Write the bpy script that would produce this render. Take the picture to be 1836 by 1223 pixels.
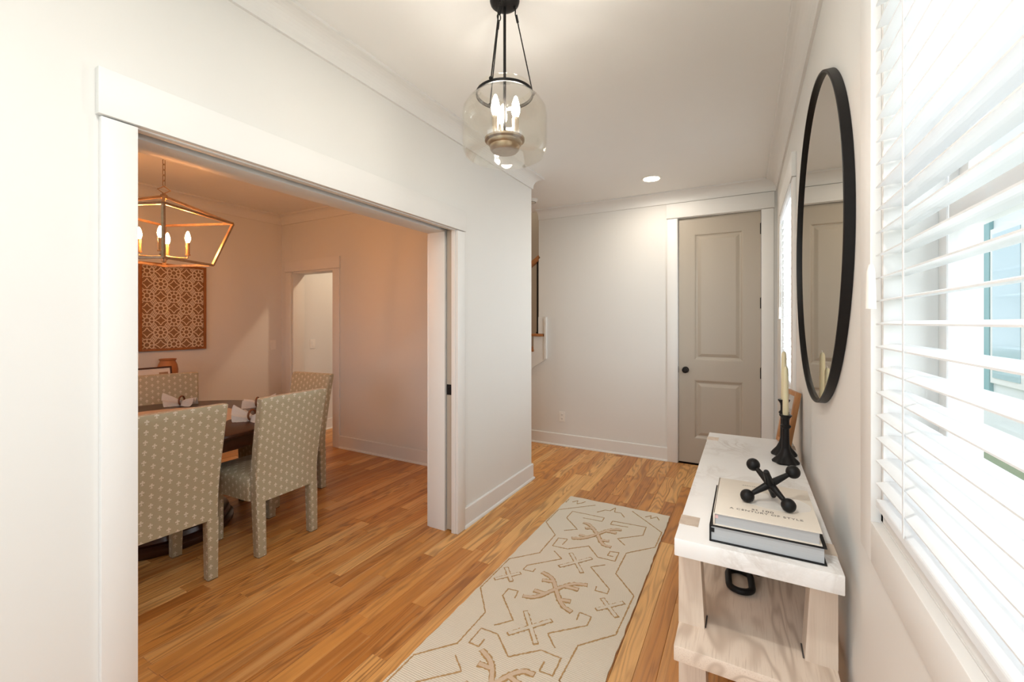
import bpy, bmesh, math, random
from mathutils import Vector, Matrix, Euler

for _o in list(bpy.data.objects):
    bpy.data.objects.remove(_o, do_unlink=True)
SC = bpy.context.scene
COL = SC.collection
R = math.radians
rng = random.Random(7)

# ------------------------------------------------------------------ camera, world, light, exposure
IMG_W, IMG_H, FPX = 1836.0, 1223.0, 772.0
cam_d = bpy.data.cameras.new('camera')
cam = bpy.data.objects.new('camera', cam_d)
COL.objects.link(cam)
cam_d.sensor_width = 36.0
cam_d.lens = 36.0 * FPX / IMG_W
cam_d.shift_y = -(611.5 - 578.5) / IMG_W
cam_d.clip_start = 0.02
cam.location = (0, 0, 1.40)
cam.rotation_euler = (R(90), 0, R(28.5))
SC.camera = cam
SC.view_settings.view_transform = 'Standard'
SC.view_settings.look = 'None'
SC.view_settings.gamma = 1.0
SC.view_settings.use_curve_mapping = False
SC.view_settings.exposure = 1.08
try:
    SC.cycles.use_denoising = True
    SC.cycles.max_bounces = 8
    SC.cycles.diffuse_bounces = 4
    SC.cycles.transparent_max_bounces = 16
    SC.cycles.sample_clamp_indirect = 6.0
    SC.cycles.caustics_reflective = False
    SC.cycles.caustics_refractive = False
except Exception:
    pass
world = bpy.data.worlds.new('daylight')
SC.world = world
world.use_nodes = True
bg = world.node_tree.nodes['Background']
bg.inputs[0].default_value = (0.86, 0.93, 1.0, 1)
bg.inputs[1].default_value = 1.05

def area(name, loc, rot, sx, sy, power, col):
    d = bpy.data.lights.new(name, 'AREA')
    d.shape = 'RECTANGLE'
    d.size, d.size_y, d.energy, d.color = sx, sy, power, col
    o = bpy.data.objects.new(name, d)
    o.location, o.rotation_euler = loc, rot
    COL.objects.link(o)
    return o
DAY = (0.85, 0.94, 1.0)
# daylight falling in at the glazed entrance behind the camera and at the windows
area('daylight_entrance', (-0.72, -0.80, 1.35), (R(90), 0, 0), 1.5, 2.3, 9.5, DAY)
area('daylight_dining', (-3.45, -0.80, 1.45), (R(90), 0, 0), 1.5, 1.5, 1.5, DAY)
area('daylight_near_window', (0.66, 0.75, 1.62), (0, R(90), 0), 1.2, 0.86, 5, DAY)
area('daylight_far_window', (0.66, 3.43, 1.62), (0, R(90), 0), 1.2, 0.86, 18, DAY)

# ------------------------------------------------------------------ node expressions
class NX:
    def __init__(s, nt, sock): s.nt, s.s = nt, sock
    def _m(s, op, *a):
        n = s.nt.nodes.new('ShaderNodeMath'); n.operation = op
        for i, v in enumerate((s,) + a):
            if isinstance(v, NX): s.nt.links.new(v.s, n.inputs[i])
            else: n.inputs[i].default_value = v
        return NX(s.nt, n.outputs[0])
    def __add__(s, o): return s._m('ADD', o)
    def __radd__(s, o): return s._m('ADD', o)
    def __sub__(s, o): return s._m('SUBTRACT', o)
    def __rsub__(s, o): return (s * -1.0) + o
    def __mul__(s, o): return s._m('MULTIPLY', o)
    def __rmul__(s, o): return s._m('MULTIPLY', o)
    def __truediv__(s, o): return s._m('DIVIDE', o)
    def abs(s): return s._m('ABSOLUTE')
    def fract(s): return s._m('FRACT')
    def floor(s): return s._m('FLOOR')
    def sin(s): return s._m('SINE')
    def sqrt(s): return s._m('SQRT')
    def pw(s, e): return s._m('POWER', e)
    def mn(s, o): return s._m('MINIMUM', o)
    def mx(s, o): return s._m('MAXIMUM', o)
    def mod(s, o): return s._m('FLOORED_MODULO', o)
    def ramp(s, a, b):
        n = s.nt.nodes.new('ShaderNodeMapRange'); n.clamp = True
        n.interpolation_type = 'SMOOTHSTEP'
        s.nt.links.new(s.s, n.inputs[0])
        n.inputs[1].default_value, n.inputs[2].default_value = a, b
        return NX(s.nt, n.outputs[0])
def sockin(nt, inp, v):
    if isinstance(v, NX): nt.links.new(v.s, inp)
    elif hasattr(v, 'is_linked'): nt.links.new(v, inp)
    else:
        if isinstance(v, (tuple, list)) and len(v) == 3 and inp.type == 'RGBA': v = (*v, 1)
        inp.default_value = v
class MT:
    """a procedural material under construction"""
    def __init__(s, name):
        s.m = bpy.data.materials.new(name); s.m.use_nodes = True
        s.nt = s.m.node_tree; s.p = s.nt.nodes['Principled BSDF']; s.out = s.nt.nodes['Material Output']
    def set(s, **k):
        names = dict(col='Base Color', rough='Roughness', metal='Metallic', spec='Specular IOR Level', coat='Coat Weight',
                     coatr='Coat Roughness', emit='Emission Color', emits='Emission Strength', sheen='Sheen Weight', trans='Transmission Weight', sss='Subsurface Weight')
        for a, v in k.items(): sockin(s.nt, s.p.inputs[names[a]], v)
        return s
    def pos(s, kind='Object'):
        tc = s.nt.nodes.new('ShaderNodeTexCoord'); sp = s.nt.nodes.new('ShaderNodeSeparateXYZ')
        s.nt.links.new(tc.outputs[kind], sp.inputs[0])
        return [NX(s.nt, o) for o in sp.outputs]
    def attr(s, name):
        a = s.nt.nodes.new('ShaderNodeAttribute'); a.attribute_name = name
        sp = s.nt.nodes.new('ShaderNodeSeparateXYZ'); s.nt.links.new(a.outputs['Vector'], sp.inputs[0])
        return [NX(s.nt, o) for o in sp.outputs]
    def vec(s, x, y, z=0.0):
        n = s.nt.nodes.new('ShaderNodeCombineXYZ')
        for i, v in enumerate((x, y, z)): sockin(s.nt, n.inputs[i], v)
        return n.outputs[0]
    def noise(s, v, scale=1.0, detail=2.0, rough=0.5, dist=0.0):
        n = s.nt.nodes.new('ShaderNodeTexNoise')
        s.nt.links.new(v, n.inputs['Vector'])
        n.inputs['Scale'].default_value, n.inputs['Detail'].default_value = scale, detail
        n.inputs['Roughness'].default_value, n.inputs['Distortion'].default_value = rough, dist
        return NX(s.nt, n.outputs[0])
    def mix(s, f, a, b, mode='MIX'):
        n = s.nt.nodes.new('ShaderNodeMix'); n.data_type = 'RGBA'; n.blend_type = mode
        sockin(s.nt, n.inputs[0], f); sockin(s.nt, n.inputs[6], a); sockin(s.nt, n.inputs[7], b)
        return n.outputs[2]
    def bump(s, h, strength=0.2, dist=0.002):
        n = s.nt.nodes.new('ShaderNodeBump'); n.inputs['Strength'].default_value = strength
        n.inputs['Distance'].default_value = dist
        sockin(s.nt, n.inputs['Height'], h); s.nt.links.new(n.outputs[0], s.p.inputs['Normal'])
        return s

def plain(name, col, rough=0.5, metal=0.0, var=0.04, scale=30.0, bump=0.0, **k):
    m = MT(name); x, y, z = m.pos()
    n = m.noise(m.vec(x, y, z), scale, 3.0)
    d = tuple(c * (1 - var) for c in col); l = tuple(min(1, c * (1 + var)) for c in col)
    m.set(col=m.mix(n, d, l), rough=rough, metal=metal, **k)
    if bump: m.bump(n, bump, 0.001)
    return m.m

def emitter(name, col, strength):
    m = MT(name); m.set(col=(0.8, 0.7, 0.6), emit=col, emits=strength); return m.m

def clear_glass(name, tint=(1, 1, 1), refl=1.0, edge=5.0, gain=0.6):
    m = MT(name); nt = m.nt
    nt.nodes.remove(m.p)
    tr = nt.nodes.new('ShaderNodeBsdfTransparent'); tr.inputs[0].default_value = (*tint, 1)
    gl = nt.nodes.new('ShaderNodeBsdfGlossy'); gl.inputs['Roughness'].default_value = 0.02
    gl.inputs[0].default_value = (refl, refl, refl, 1)
    lw = nt.nodes.new('ShaderNodeLayerWeight'); lw.inputs[0].default_value = 0.5
    fr = (NX(nt, lw.outputs['Facing']).pw(edge) * gain + 0.035).s.node
    mx = nt.nodes.new('ShaderNodeMixShader')
    nt.links.new(fr.outputs[0], mx.inputs[0]); nt.links.new(tr.outputs[0], mx.inputs[1]); nt.links.new(gl.outputs[0], mx.inputs[2])
    nt.links.new(mx.outputs[0], m.out.inputs[0])
    return m.m

# ------------------------------------------------------------------ materials
WALL = plain('wall_paint', (0.755, 0.745, 0.72), 0.6, var=0.012, scale=3.0)
CEIL = plain('ceiling_paint', (0.86, 0.855, 0.835), 0.75, var=0.01, scale=3.0)
TRIM = plain('trim_paint', (0.785, 0.775, 0.755), 0.5, var=0.01, scale=5.0)
TAUPE = plain('taupe_door_paint', (0.44, 0.385, 0.315), 0.38, var=0.02, scale=4.0)
BLACK = plain('black_iron', (0.009, 0.008, 0.008), 0.42, 0.0, var=0.2, scale=60, bump=0.05, spec=0.22)
BLACKMAT = plain('matte_black_metal', (0.009, 0.0085, 0.0085), 0.45, 0.0, var=0.15, scale=40, bump=0.1, spec=0.22)
WHITEPL = plain('white_plastic', (0.84, 0.82, 0.78), 0.35)
BRASS = plain('aged_gold_leaf', (0.42, 0.29, 0.19), 0.38, 0.8, var=0.35, scale=45, bump=0.2)
BRONZE = plain('bronze_cup', (0.33, 0.25, 0.17), 0.35, 0.85, var=0.25, scale=50)
SLEEVE = plain('candle_sleeve', (0.42, 0.36, 0.29), 0.3, 0.8, var=0.2)
SLEEVE2 = plain('gold_candle_sleeve', (0.50, 0.30, 0.14), 0.35, 0.7, var=0.2)
BULB = emitter('lit_bulb', (1.0, 0.93, 0.82), 68.0)
BULB2 = emitter('lit_chandelier_bulb', (1.0, 0.38, 0.105), 195.0)
DOWN = emitter('downlight_lens', (1.0, 0.86, 0.68), 14.0)
GLASS = clear_glass('window_glass')
SHADE = clear_glass('pendant_glass', (0.99, 0.985, 0.965), 0.9, 3.0, 0.45)
CANDLE = plain('ivory_wax', (0.80, 0.71, 0.47), 0.4, var=0.03, sss=0.1)
PAPER = plain('cream_cover_paper', (0.80, 0.74, 0.65), 0.45, var=0.015)
INK = plain('dark_ink', (0.10, 0.09, 0.085), 0.6)
EMBOSS = plain('pale_print', (0.80, 0.775, 0.735), 0.4, var=0.01)
CLOTHBLK = plain('black_book_cloth', (0.010, 0.0095, 0.010), 0.55, var=0.2, scale=200, spec=0.25)
LINEN = plain('oat_linen', (0.60, 0.46, 0.34), 0.9, var=0.12, scale=160, bump=0.3)
NAPKIN = plain('white_napkin_cotton', (0.90, 0.89, 0.87), 0.85, var=0.05, scale=90, bump=0.2)
RINGWOOD = plain('brown_ring_wood', (0.17, 0.055, 0.02), 0.4, var=0.3, scale=25)
CLAY = plain('terracotta_ceramic', (0.44, 0.17, 0.055), 0.5, var=0.15, scale=14)
GUNMETAL = plain('grey_track_metal', (0.35, 0.34, 0.32), 0.4, 0.5)
STAIRWALL = plain('shade_toned_stair_wall', (0.40, 0.36, 0.31), 0.7, var=0.02, scale=3)  # stairwell wall is merely unlit; its shade is put into this darker colour

def slat_mat():
    m = MT('white_blind_slat'); nt = m.nt
    m.set(col=(0.88, 0.88, 0.87), rough=0.4)
    t = nt.nodes.new('ShaderNodeBsdfTranslucent'); t.inputs[0].default_value = (0.95, 0.97, 1.0, 1)
    mx = nt.nodes.new('ShaderNodeMixShader'); mx.inputs[0].default_value = 0.30
    nt.links.new(m.p.outputs[0], mx.inputs[1]); nt.links.new(t.outputs[0], mx.inputs[2]); nt.links.new(mx.outputs[0], m.out.inputs[0])
    return m.m
SLAT = slat_mat()

def mirror_mat():
    m = MT('mirror_silver'); m.set(col=(0.66, 0.63, 0.555), rough=0.015, metal=1.0); return m.m
MIRROR = mirror_mat()

def oak_floor():
    m = MT('oak_floor_plank'); x, y, z = m.pos(); a, b, c = m.attr('rnd')
    fx = (x + a * 13.0); fy = (y + b * 29.0)
    big = m.noise(m.vec(fx * 7.0, fy * 0.75, c * 9.0), 1.0, 2.0, 0.45, 0.3)
    rings = ((big * (11.0 + c * 10.0) + fx * 5.0) * 6.2832).sin() * 0.5 + 0.5
    rings = rings.pw(2.2)
    fine = m.noise(m.vec(fx * 230.0, fy * 5.0, c * 5.0), 1.0, 3.0, 0.6)
    band = m.noise(m.vec(fx * 24.0, fy * 0.5, b * 7.0), 1.0, 2.0, 0.5)
    knot = m.noise(m.vec(fx * 13.0, fy * 2.6, a * 5.0), 1.0, 1.5, 0.4, 0.6).ramp(0.70, 0.82)
    base = m.mix(a.ramp(0.0, 0.55), (0.45, 0.168, 0.034), (0.63, 0.275, 0.066))
    base = m.mix(a.ramp(0.55, 1.0), base, (0.80, 0.45, 0.160))
    col = m.mix(rings * (0.22 + c * 0.50), base, (0.21, 0.074, 0.020))
    col = m.mix(band.ramp(0.48, 0.75) * 0.55, col, (0.74, 0.42, 0.165))
    col = m.mix(fine.ramp(0.50, 0.72) * 0.34, col, (0.26, 0.092, 0.024))
    col = m.mix(knot * 0.55, col, (0.10, 0.035, 0.013))
    m.set(col=col, rough=0.27 + fine * 0.12, spec=0.45)
    m.bump(fine, 0.05, 0.001)
    return m.m
OAK = oak_floor()

def wood(name, c1, c2, c3, axis='y', freq=60.0, rough=0.5, spread=0.5):
    m = MT(name); x, y, z = m.pos(); a = dict(x=x, y=y, z=z)
    l = a.pop(axis); p, q = a.values()
    g = m.noise(m.vec(p * freq * 0.12, q * freq * 0.12, l * 1.3), 1.0, 2.0, 0.5, 0.4)
    rings = ((g * 9.0) * 6.2832).sin() * 0.5 + 0.5
    fine = m.noise(m.vec(p * freq * 5.0, q * freq * 5.0, l * 9.0), 1.0, 3.0, 0.6)
    col = m.mix(rings.pw(3.0) * spread, c1, c2)
    col = m.mix(fine.ramp(0.48, 0.72) * spread, col, c3)
    m.set(col=col, rough=rough); m.bump(fine, 0.08, 0.001)
    return m.m
PALEOAK = wood('whitewashed_oak', (0.78, 0.665, 0.555), (0.48, 0.37, 0.285), (0.61, 0.485, 0.39), 'y', 50, 0.55, 0.7)
PALEOAKZ = wood('whitewashed_oak_upright', (0.70, 0.585, 0.48), (0.58, 0.45, 0.355), (0.58, 0.46, 0.36), 'z', 60, 0.55, 0.45)
DARKWOOD = wood('espresso_wood', (0.060, 0.020, 0.010), (0.030, 0.011, 0.007), (0.028, 0.010, 0.006), 'y', 40, 0.28, 0.5)
RAILWOOD = wood('oak_stair_wood', (0.42, 0.17, 0.055), (0.28, 0.095, 0.03), (0.26, 0.09, 0.03), 'x', 50, 0.35, 0.4)
FRAMEWOOD = wood('honey_oak_frame', (0.46, 0.215, 0.08), (0.36, 0.15, 0.05), (0.36, 0.15, 0.05), 'z', 50, 0.45, 0.4)
ARTWOOD = wood('amber_wood_frame', (0.34, 0.125, 0.03), (0.24, 0.08, 0.02), (0.24, 0.08, 0.02), 'z', 50, 0.5, 0.4)

def marble():
    m = MT('white_marble'); x, y, z = m.pos()
    v = m.vec(x, y, z)
    n = m.noise(v, 5.0, 6.0, 0.6, 1.4)
    vein = 1.0 - ((n - 0.5).abs() * 16.0).mn(1.0)
    n2 = m.noise(v, 11.0, 5.0, 0.6, 1.0)
    vein2 = 1.0 - ((n2 - 0.5).abs() * 24.0).mn(1.0)
    mask = m.noise(v, 3.0, 2.0).ramp(0.45, 0.7)
    col = m.mix(vein * mask * 0.55, (0.89, 0.885, 0.875), (0.53, 0.47, 0.42))
    col = m.mix(vein2 * mask * 0.25, col, (0.56, 0.52, 0.49))
    m.set(col=col, rough=0.32, spec=0.45)
    return m.m
MARBLE = marble()

def pages(name, c1, c2):
    m = MT(name); x, y, z = m.pos()
    l = m.noise(m.vec(x * 2.0, y * 2.0, z * 900.0), 1.0, 2.0)
    m.set(col=m.mix(l, c1, c2), rough=0.7); m.bump(l, 0.15, 0.001)
    return m.m
PAGES = pages('grey_white_pages', (0.36, 0.375, 0.39), (0.58, 0.595, 0.61))

def fabric():
    """taupe satin with a woven off-white sprig in a half-drop repeat; UV is in metres"""
    m = MT('sprig_fabric'); u, v, _ = m.pos('UV')
    PX, PY = 0.0375, 0.0500
    col_ = (u / PX).floor()
    uu = (u / PX).fract() - 0.5
    vv = (v / PY + col_.mod(2.0) * 0.5).fract() - 0.5
    x, y = uu * PX * 1000.0, vv * PY * 1000.0     # millimetres
    def ell(cx, cy, rx, ry):
        return ((((x - cx) / rx).pw(2.0) + ((y - cy) / ry).pw(2.0)).sqrt())
    d = ell(0, 1.0, 2.6, 12.0).mn(ell(0, 3.0, 10.5, 2.8)).mn(ell(0, -10.5, 6.0, 2.3)).mn(ell(-6.5, 0.2, 3.2, 2.6)).mn(ell(6.5, 0.2, 3.2, 2.6)).mn(ell(0, 9.0, 4.2, 2.6))
    k = 1.0 - d.ramp(0.75, 1.15)
    wv = m.noise(m.vec(u * 900.0, v * 500.0), 1.0, 2.0)
    col = m.mix(wv * 0.3, (0.435, 0.38, 0.255), (0.36, 0.31, 0.205))
    m.set(col=m.mix(k * 0.85, col, (0.72, 0.665, 0.56)), rough=0.42 + wv * 0.15, sheen=0.15)
    m.bump(wv + k * 1.5, 0.12, 0.0015)
    return m.m
FABRIC = fabric()

def rug_mat():
    m = MT('cream_rug_wool'); x, y, z = m.pos()
    ribs = (y * 700.0).sin() * 0.5 + 0.5
    n = m.noise(m.vec(x * 260.0, y * 260.0, z), 1.0, 2.0)
    blot = m.noise(m.vec(x, y, z), 6.0, 3.0)
    col = m.mix(n * 0.5 + blot * 0.3, (0.79, 0.725, 0.61), (0.66, 0.585, 0.475))
    m.set(col=col, rough=0.95, spec=0.1); m.bump(n + ribs * 0.7, 0.5, 0.003)
    return m.m
RUG = rug_mat()
RUGLINE = plain('tan_rug_yarn', (0.45, 0.28, 0.12), 0.95, var=0.35, scale=180, bump=0.4)
RUGFILL = plain('blush_rug_yarn', (0.66, 0.51, 0.37), 0.95, var=0.15, scale=180, bump=0.4)

# ------------------------------------------------------------------ mesh helpers
def box(bm, x0, x1, y0, y1, z0, z1, bev=0.0):
    r = bmesh.ops.create_cube(bm, size=1.0)
    M = Matrix.Translation(((x0 + x1) / 2, (y0 + y1) / 2, (z0 + z1) / 2)) @ Matrix.Diagonal((abs(x1 - x0), abs(y1 - y0), abs(z1 - z0), 1))
    bmesh.ops.transform(bm, matrix=M, verts=r['verts'])
    if bev:
        es = list({e for v in r['verts'] for e in v.link_edges})
        bmesh.ops.bevel(bm, geom=es, offset=bev, segments=2, profile=0.5, affect='EDGES')
def prism(bm, loop, vec):
    """extrude a closed 3-D loop along vec"""
    a = [bm.verts.new(p) for p in loop]
    b = [bm.verts.new(Vector(p) + Vector(vec)) for p in loop]
    n = len(a)
    bm.faces.new(a); bm.faces.new(b[::-1])
    for i in range(n):
        bm.faces.new((a[i], a[(i + 1) % n], b[(i + 1) % n], b[i]))
    bmesh.ops.recalc_face_normals(bm, faces=bm.faces[:])
def lathe(bm, prof, n=32, c=(0, 0, 0), closed=False):
    rows = []
    for r, z in prof:
        if r < 1e-6:
            rows.append([bm.verts.new((c[0], c[1], c[2] + z))])
        else:
            rows.append([bm.verts.new((c[0] + r * math.cos(2 * math.pi * i / n), c[1] + r * math.sin(2 * math.pi * i / n), c[2] + z)) for i in range(n)])
    for k in range(len(rows) - 1 + (1 if closed else 0)):
        p, q = rows[k], rows[(k + 1) % len(rows)]
        for i in range(n):
            j = (i + 1) % n
            if len(p) == 1 and len(q) == 1: continue
            if len(p) == 1: bm.faces.new((p[0], q[j], q[i]))
            elif len(q) == 1: bm.faces.new((p[i], p[j], q[0]))
            else: bm.faces.new((p[i], p[j], q[j], q[i]))
    bmesh.ops.recalc_face_normals(bm, faces=bm.faces[:])
def tube(bm, pts, r, n=8, closed=False, sq=None):
    """sweep a round (or sq=(a,b) rectangular) section along a polyline"""
    pts = [Vector(p) for p in pts]; N = len(pts); rows = []
    prev = None
    for i, p in enumerate(pts):
        if closed: t = (pts[(i + 1) % N] - pts[i - 1]).normalized()
        else: t = (pts[min(i + 1, N - 1)] - pts[max(i - 1, 0)]).normalized()
        if prev is None:
            up = Vector((0, 0, 1)) if abs(t.z) < 0.9 else Vector((1, 0, 0))
            s = t.cross(up).normalized()
        else:
            s = (prev - t * prev.dot(t)).normalized()
        prev = s; w = t.cross(s).normalized()
        rr = r[i] if isinstance(r, (list, tuple)) else r
        if sq:
            offs = [(-sq[0], -sq[1]), (sq[0], -sq[1]), (sq[0], sq[1]), (-sq[0], sq[1])]
        else:
            offs = [(rr * math.cos(2 * math.pi * k / n), rr * math.sin(2 * math.pi * k / n)) for k in range(n)]
        rows.append([bm.verts.new(p + s * a + w * b) for a, b in offs])
    n = len(rows[0])
    for k in range(N if closed else N - 1):
        p, q = rows[k], rows[(k + 1) % N]
        for i in range(n):
            bm.faces.new((p[i], p[(i + 1) % n], q[(i + 1) % n], q[i]))
    if not closed:
        bm.faces.new(rows[0]); bm.faces.new(rows[-1][::-1])
    bmesh.ops.recalc_face_normals(bm, faces=bm.faces[:])
def ball(bm, c, r, u=20, v=14):
    bmesh.ops.create_uvsphere(bm, u_segments=u, v_segments=v, radius=r, matrix=Matrix.Translation(c))
def uv_box(bm, flip=False):
    l = bm.loops.layers.uv.verify()
    for f in bm.faces:
        n = f.normal
        ax = max(range(3), key=lambda i: abs(n[i]))
        for lp in f.loops:
            c = lp.vert.co
            lp[l].uv = (c.y, c.z) if ax == 0 else ((c.x, c.z) if ax == 1 else (c.y, c.x))
def obj(name, bm, mat, parent=None, smooth=False, loc=None):
    me = bpy.data.meshes.new(name)
    bm.normal_update()
    bm.to_mesh(me); bm.free()
    if mat: me.materials.append(mat)
    if smooth:
        for p in me.polygons: p.use_smooth = True
        try: me.set_sharp_from_angle(angle=R(40))
        except Exception: pass
    o = bpy.data.objects.new(name, me)
    COL.objects.link(o)
    if parent: o.parent = parent
    if loc: o.location = loc
    return o
def B(name, mat, *boxes, parent=None, bev=0.0, smooth=False):
    bm = bmesh.new()
    for b in boxes: box(bm, *b, bev)
    return obj(name, bm, mat, parent, smooth or bev > 0)
def empty(name, loc=(0, 0, 0), rz=0.0):
    o = bpy.data.objects.new(name, None); o.location = loc; o.rotation_euler = (0, 0, rz)
    o.empty_display_size = 0.1
    COL.objects.link(o); return o
def tag(o, label=None, cat=None, group=None, kind=None):
    if label: o['label'] = label
    if cat: o['category'] = cat
    if group: o['group'] = group
    if kind: o['kind'] = kind
    return o
def struct(o, label, cat='wall'):
    o['kind'] = 'structure'; o['label'] = label; o['category'] = cat
    return o
def copy_tree(o, parent=None):
    c = o.copy(); COL.objects.link(c); c.parent = parent
    for ch in list(o.children):
        copy_tree(ch, c)
    return c

# ------------------------------------------------------------------ the setting
XL, XD, XR = -1.69, -1.91, 0.252        # foyer face and dining face of the dividing wall, right wall
YF, YE, YB, YDB = -0.60, 3.477, 4.58, 3.32   # front wall, end of dividing wall, far wall, dining back wall
ZC = 2.705
OY0, OY1, OZ = 0.63, 2.325, 2.012       # cased opening to the dining room
XA, XH = -5.04, -4.84                   # wall with the artwork, end wall of the hall
W1 = (0.31, 1.175, 0.98, 2.23)          # window openings on the right wall
W2 = (3.01, 3.86, 0.98, 2.23)
DX0, DX1, DZ = -0.595, 0.125, 2.44      # closet door opening

struct(B('wall_left', WALL,
    (XD, XL, YF, OY0 - .02, 0, ZC), (XD, XL, OY0 - .02, OY1 + .02, 2.10, ZC),
    (-1.718, XL, OY0 - .02, OY1 + .02, OZ + .02, 2.10), (XD, -1.779, OY0 - .02, OY1 + .02, OZ + .02, 2.10),
    (-1.718, XL, OY1 + .02, YE, 0, 2.10), (XD, -1.779, OY1 + .02, YE, 0, 2.10), (XD, XL, OY1 + .02, YE, 2.10, ZC),
    (-1.779, -1.718, 3.44, YE, 0, 2.10)), 'white painted wall with the wide cased opening to the dining room')
def wall_with(name, x0, x1, y0, y1, wins, label):
    bs = []; yy = y0
    for a, b, c, d in wins:
        bs += [(x0, x1, yy, a, 0, ZC), (x0, x1, a, b, 0, c), (x0, x1, a, b, d, ZC)]; yy = b
    bs.append((x0, x1, yy, y1, 0, ZC))
    return struct(B(name, WALL, *bs), label)
wall_with('wall_right', XR, XR + .15, YF - .15, YB + .15, (W1, W2), 'white painted wall with the round mirror and two windows')
bm = bmesh.new()
for bb in ((-2.13, DX0 - .02, YB, YB + .12, 0, ZC), (DX0 - .02, DX1 + .02, YB, YB + .12, DZ + .02, ZC), (DX1 + .02, XR, YB, YB + .12, 0, ZC)):
    box(bm, *bb)
prism(bm, [(-3.56, YB, 0), (-2.13, YB, 0), (-2.13, YB, 1.0)], (0, .10, 0))
struct(obj('wall_back', bm, WALL), 'white painted wall with the closet door and stair opening')
struct(B('wall_dining_back', WALL, (-3.99 - .11 + .0, XD, YDB, YE, 0, ZC), (XA, XH - .001, YDB, YE, 0, ZC), (XH, -4.10, YDB, YE, 2.01, ZC)),
       'white dining room wall with the cased doorway')
struct(B('wall_dining_left', WALL, (XA - .15, XA, YF - .15, YE, 0, ZC)), 'dining room wall behind the carved panel')
struct(B('wall_hall_end', WALL, (XH - .12, XH, YE, 5.77, 0, 4.2)), 'hall wall seen through the dining doorway')
struct(B('wall_stairwell', STAIRWALL, (XH, 0.4, 5.65, 5.77, 0, 4.1), (0.30, 0.42, YB + .12, 5.65, 0, 4.1), (XH, 0.42, YB + .02, YB + .06, ZC + .12, 4.1)), 'wall rising behind the staircase, its shade put into a taupe colour')
struct(B('wall_closet', WALL, (-0.75, -0.70, YB + .12, 5.3, 0, ZC)), 'side wall of the closet behind the grey door')
ENT = (-1.47, 0.03, 0.0, 2.44); DW = (-4.2, -2.7, 0.65, 2.25)
struct(B('wall_front', WALL, (XA, DW[0], YF - .15, YF, 0, ZC), (DW[0], DW[1], YF - .15, YF, 0, DW[2]), (DW[0], DW[1], YF - .15, YF, DW[3], ZC),
       (DW[1], ENT[0], YF - .15, YF, 0, ZC), (ENT[0], ENT[1], YF - .15, YF, ENT[3], ZC), (ENT[1], XR, YF - .15, YF, 0, ZC)), 'front wall of the house with the glazed entrance')
struct(B('ceiling', CEIL, (XA - .15, XR + .15, YF - .15, YB + .02, ZC, ZC + .12), (-2.13, XR + .15, YB + .02, 5.7, ZC, ZC + .12)), 'flat beige-white ceiling', 'ceiling')
struct(B('ceiling_stairwell', CEIL, (XH, .42, YB, 5.77, 4.1, 4.2)), 'ceiling above the staircase', 'ceiling')

# floor: oak strips
floor = struct(B('floor', plain('subfloor_dark', (0.10, 0.04, 0.015), 0.8), (XA - .15, XR + .15, YF - .15, 5.7, -.06, -.0195)), 'polished honey oak strip floor', 'floor')
def proj(x, y, z):
    c, s = math.cos(R(28.5)), math.sin(R(28.5))
    d = -s * x + c * y
    if d < 0.15: return None
    return (918 + FPX * (c * x + s * y) / d, 578.5 - FPX * (z - 1.4) / d, d)
def seen_floor(x, y):
    p = proj(x, y, 0)
    if not p or not (0 <= p[0] <= IMG_W and 0 <= p[1] <= IMG_H): return 0.0
    if x < XL:
        yc = y * (XL / x)
        if not (OY0 < yc < OY1 or yc > YE): return 0.0
        if yc < OY1 and y > YDB and not (-4.84 < x < -4.1): return 0.0
    if x > -0.18 and 1.4 < y < 2.7: return 0.0
    if -1.23 < x < -0.48 and y < 3.26: return 0.0
    return FPX * FPX * 1.4 / p[2] ** 3
planks = []
PW = 0.083
nrow = int((XR - XA) / PW) + 1
prng = random.Random(21)
for i in range(nrow):
    x0 = XA + i * PW; x1 = min(x0 + PW, XR)
    y = YF - prng.random() * 0.8
    while y < YB:
        L = prng.uniform(0.35, 1.35) if prng.random() < .8 else prng.uniform(1.3, 1.9)
        a, b = max(y, YF), min(y + L, YB); y += L
        if b - a < 0.03: continue
        s = sum(seen_floor(x0 + PW * fx, a + (b - a) * (k + .5) / 8) for k in range(8) for fx in (.25, .75)) / 16 * (b - a) * PW
        planks.append((s, x0, x1, a, b, (prng.random(), prng.random(), prng.random())))
planks.sort(key=lambda p: -p[0])
def plank_mesh(bm, p, lay):
    _, x0, x1, a, b, rn = p
    n0 = len(bm.faces)
    g = 0.0004; h = 0.0012
    vs = []
    for (dx, z) in ((g, -.019), (g, -h), (g + h, 0.0)):
        vs.append([bm.verts.new(q) for q in ((x0 + dx, a + dx, z), (x1 - dx, a + dx, z), (x1 - dx, b - dx, z), (x0 + dx, b - dx, z))])
    fs = [bm.faces.new(vs[2])]
    for k in range(2):
        for j in range(4):
            fs.append(bm.faces.new((vs[k][j], vs[k][(j + 1) % 4], vs[k + 1][(j + 1) % 4], vs[k + 1][j])))
    for f in fs:
        for lp in f.loops: lp[lay] = (*rn, 1.0)
def plank_obj(name, ps):
    bm = bmesh.new(); lay = bm.loops.layers.float_color.new('rnd')
    for p in ps: plank_mesh(bm, p, lay)
    return obj(name, bm, OAK, floor)
shown = [p for p in planks[:290] if p[0] > 15.0]
for p in shown: plank_obj('plank', [p])
rest = plank_obj('plank', planks[len(shown):]); rest['kind'] = 'stuff'

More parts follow.
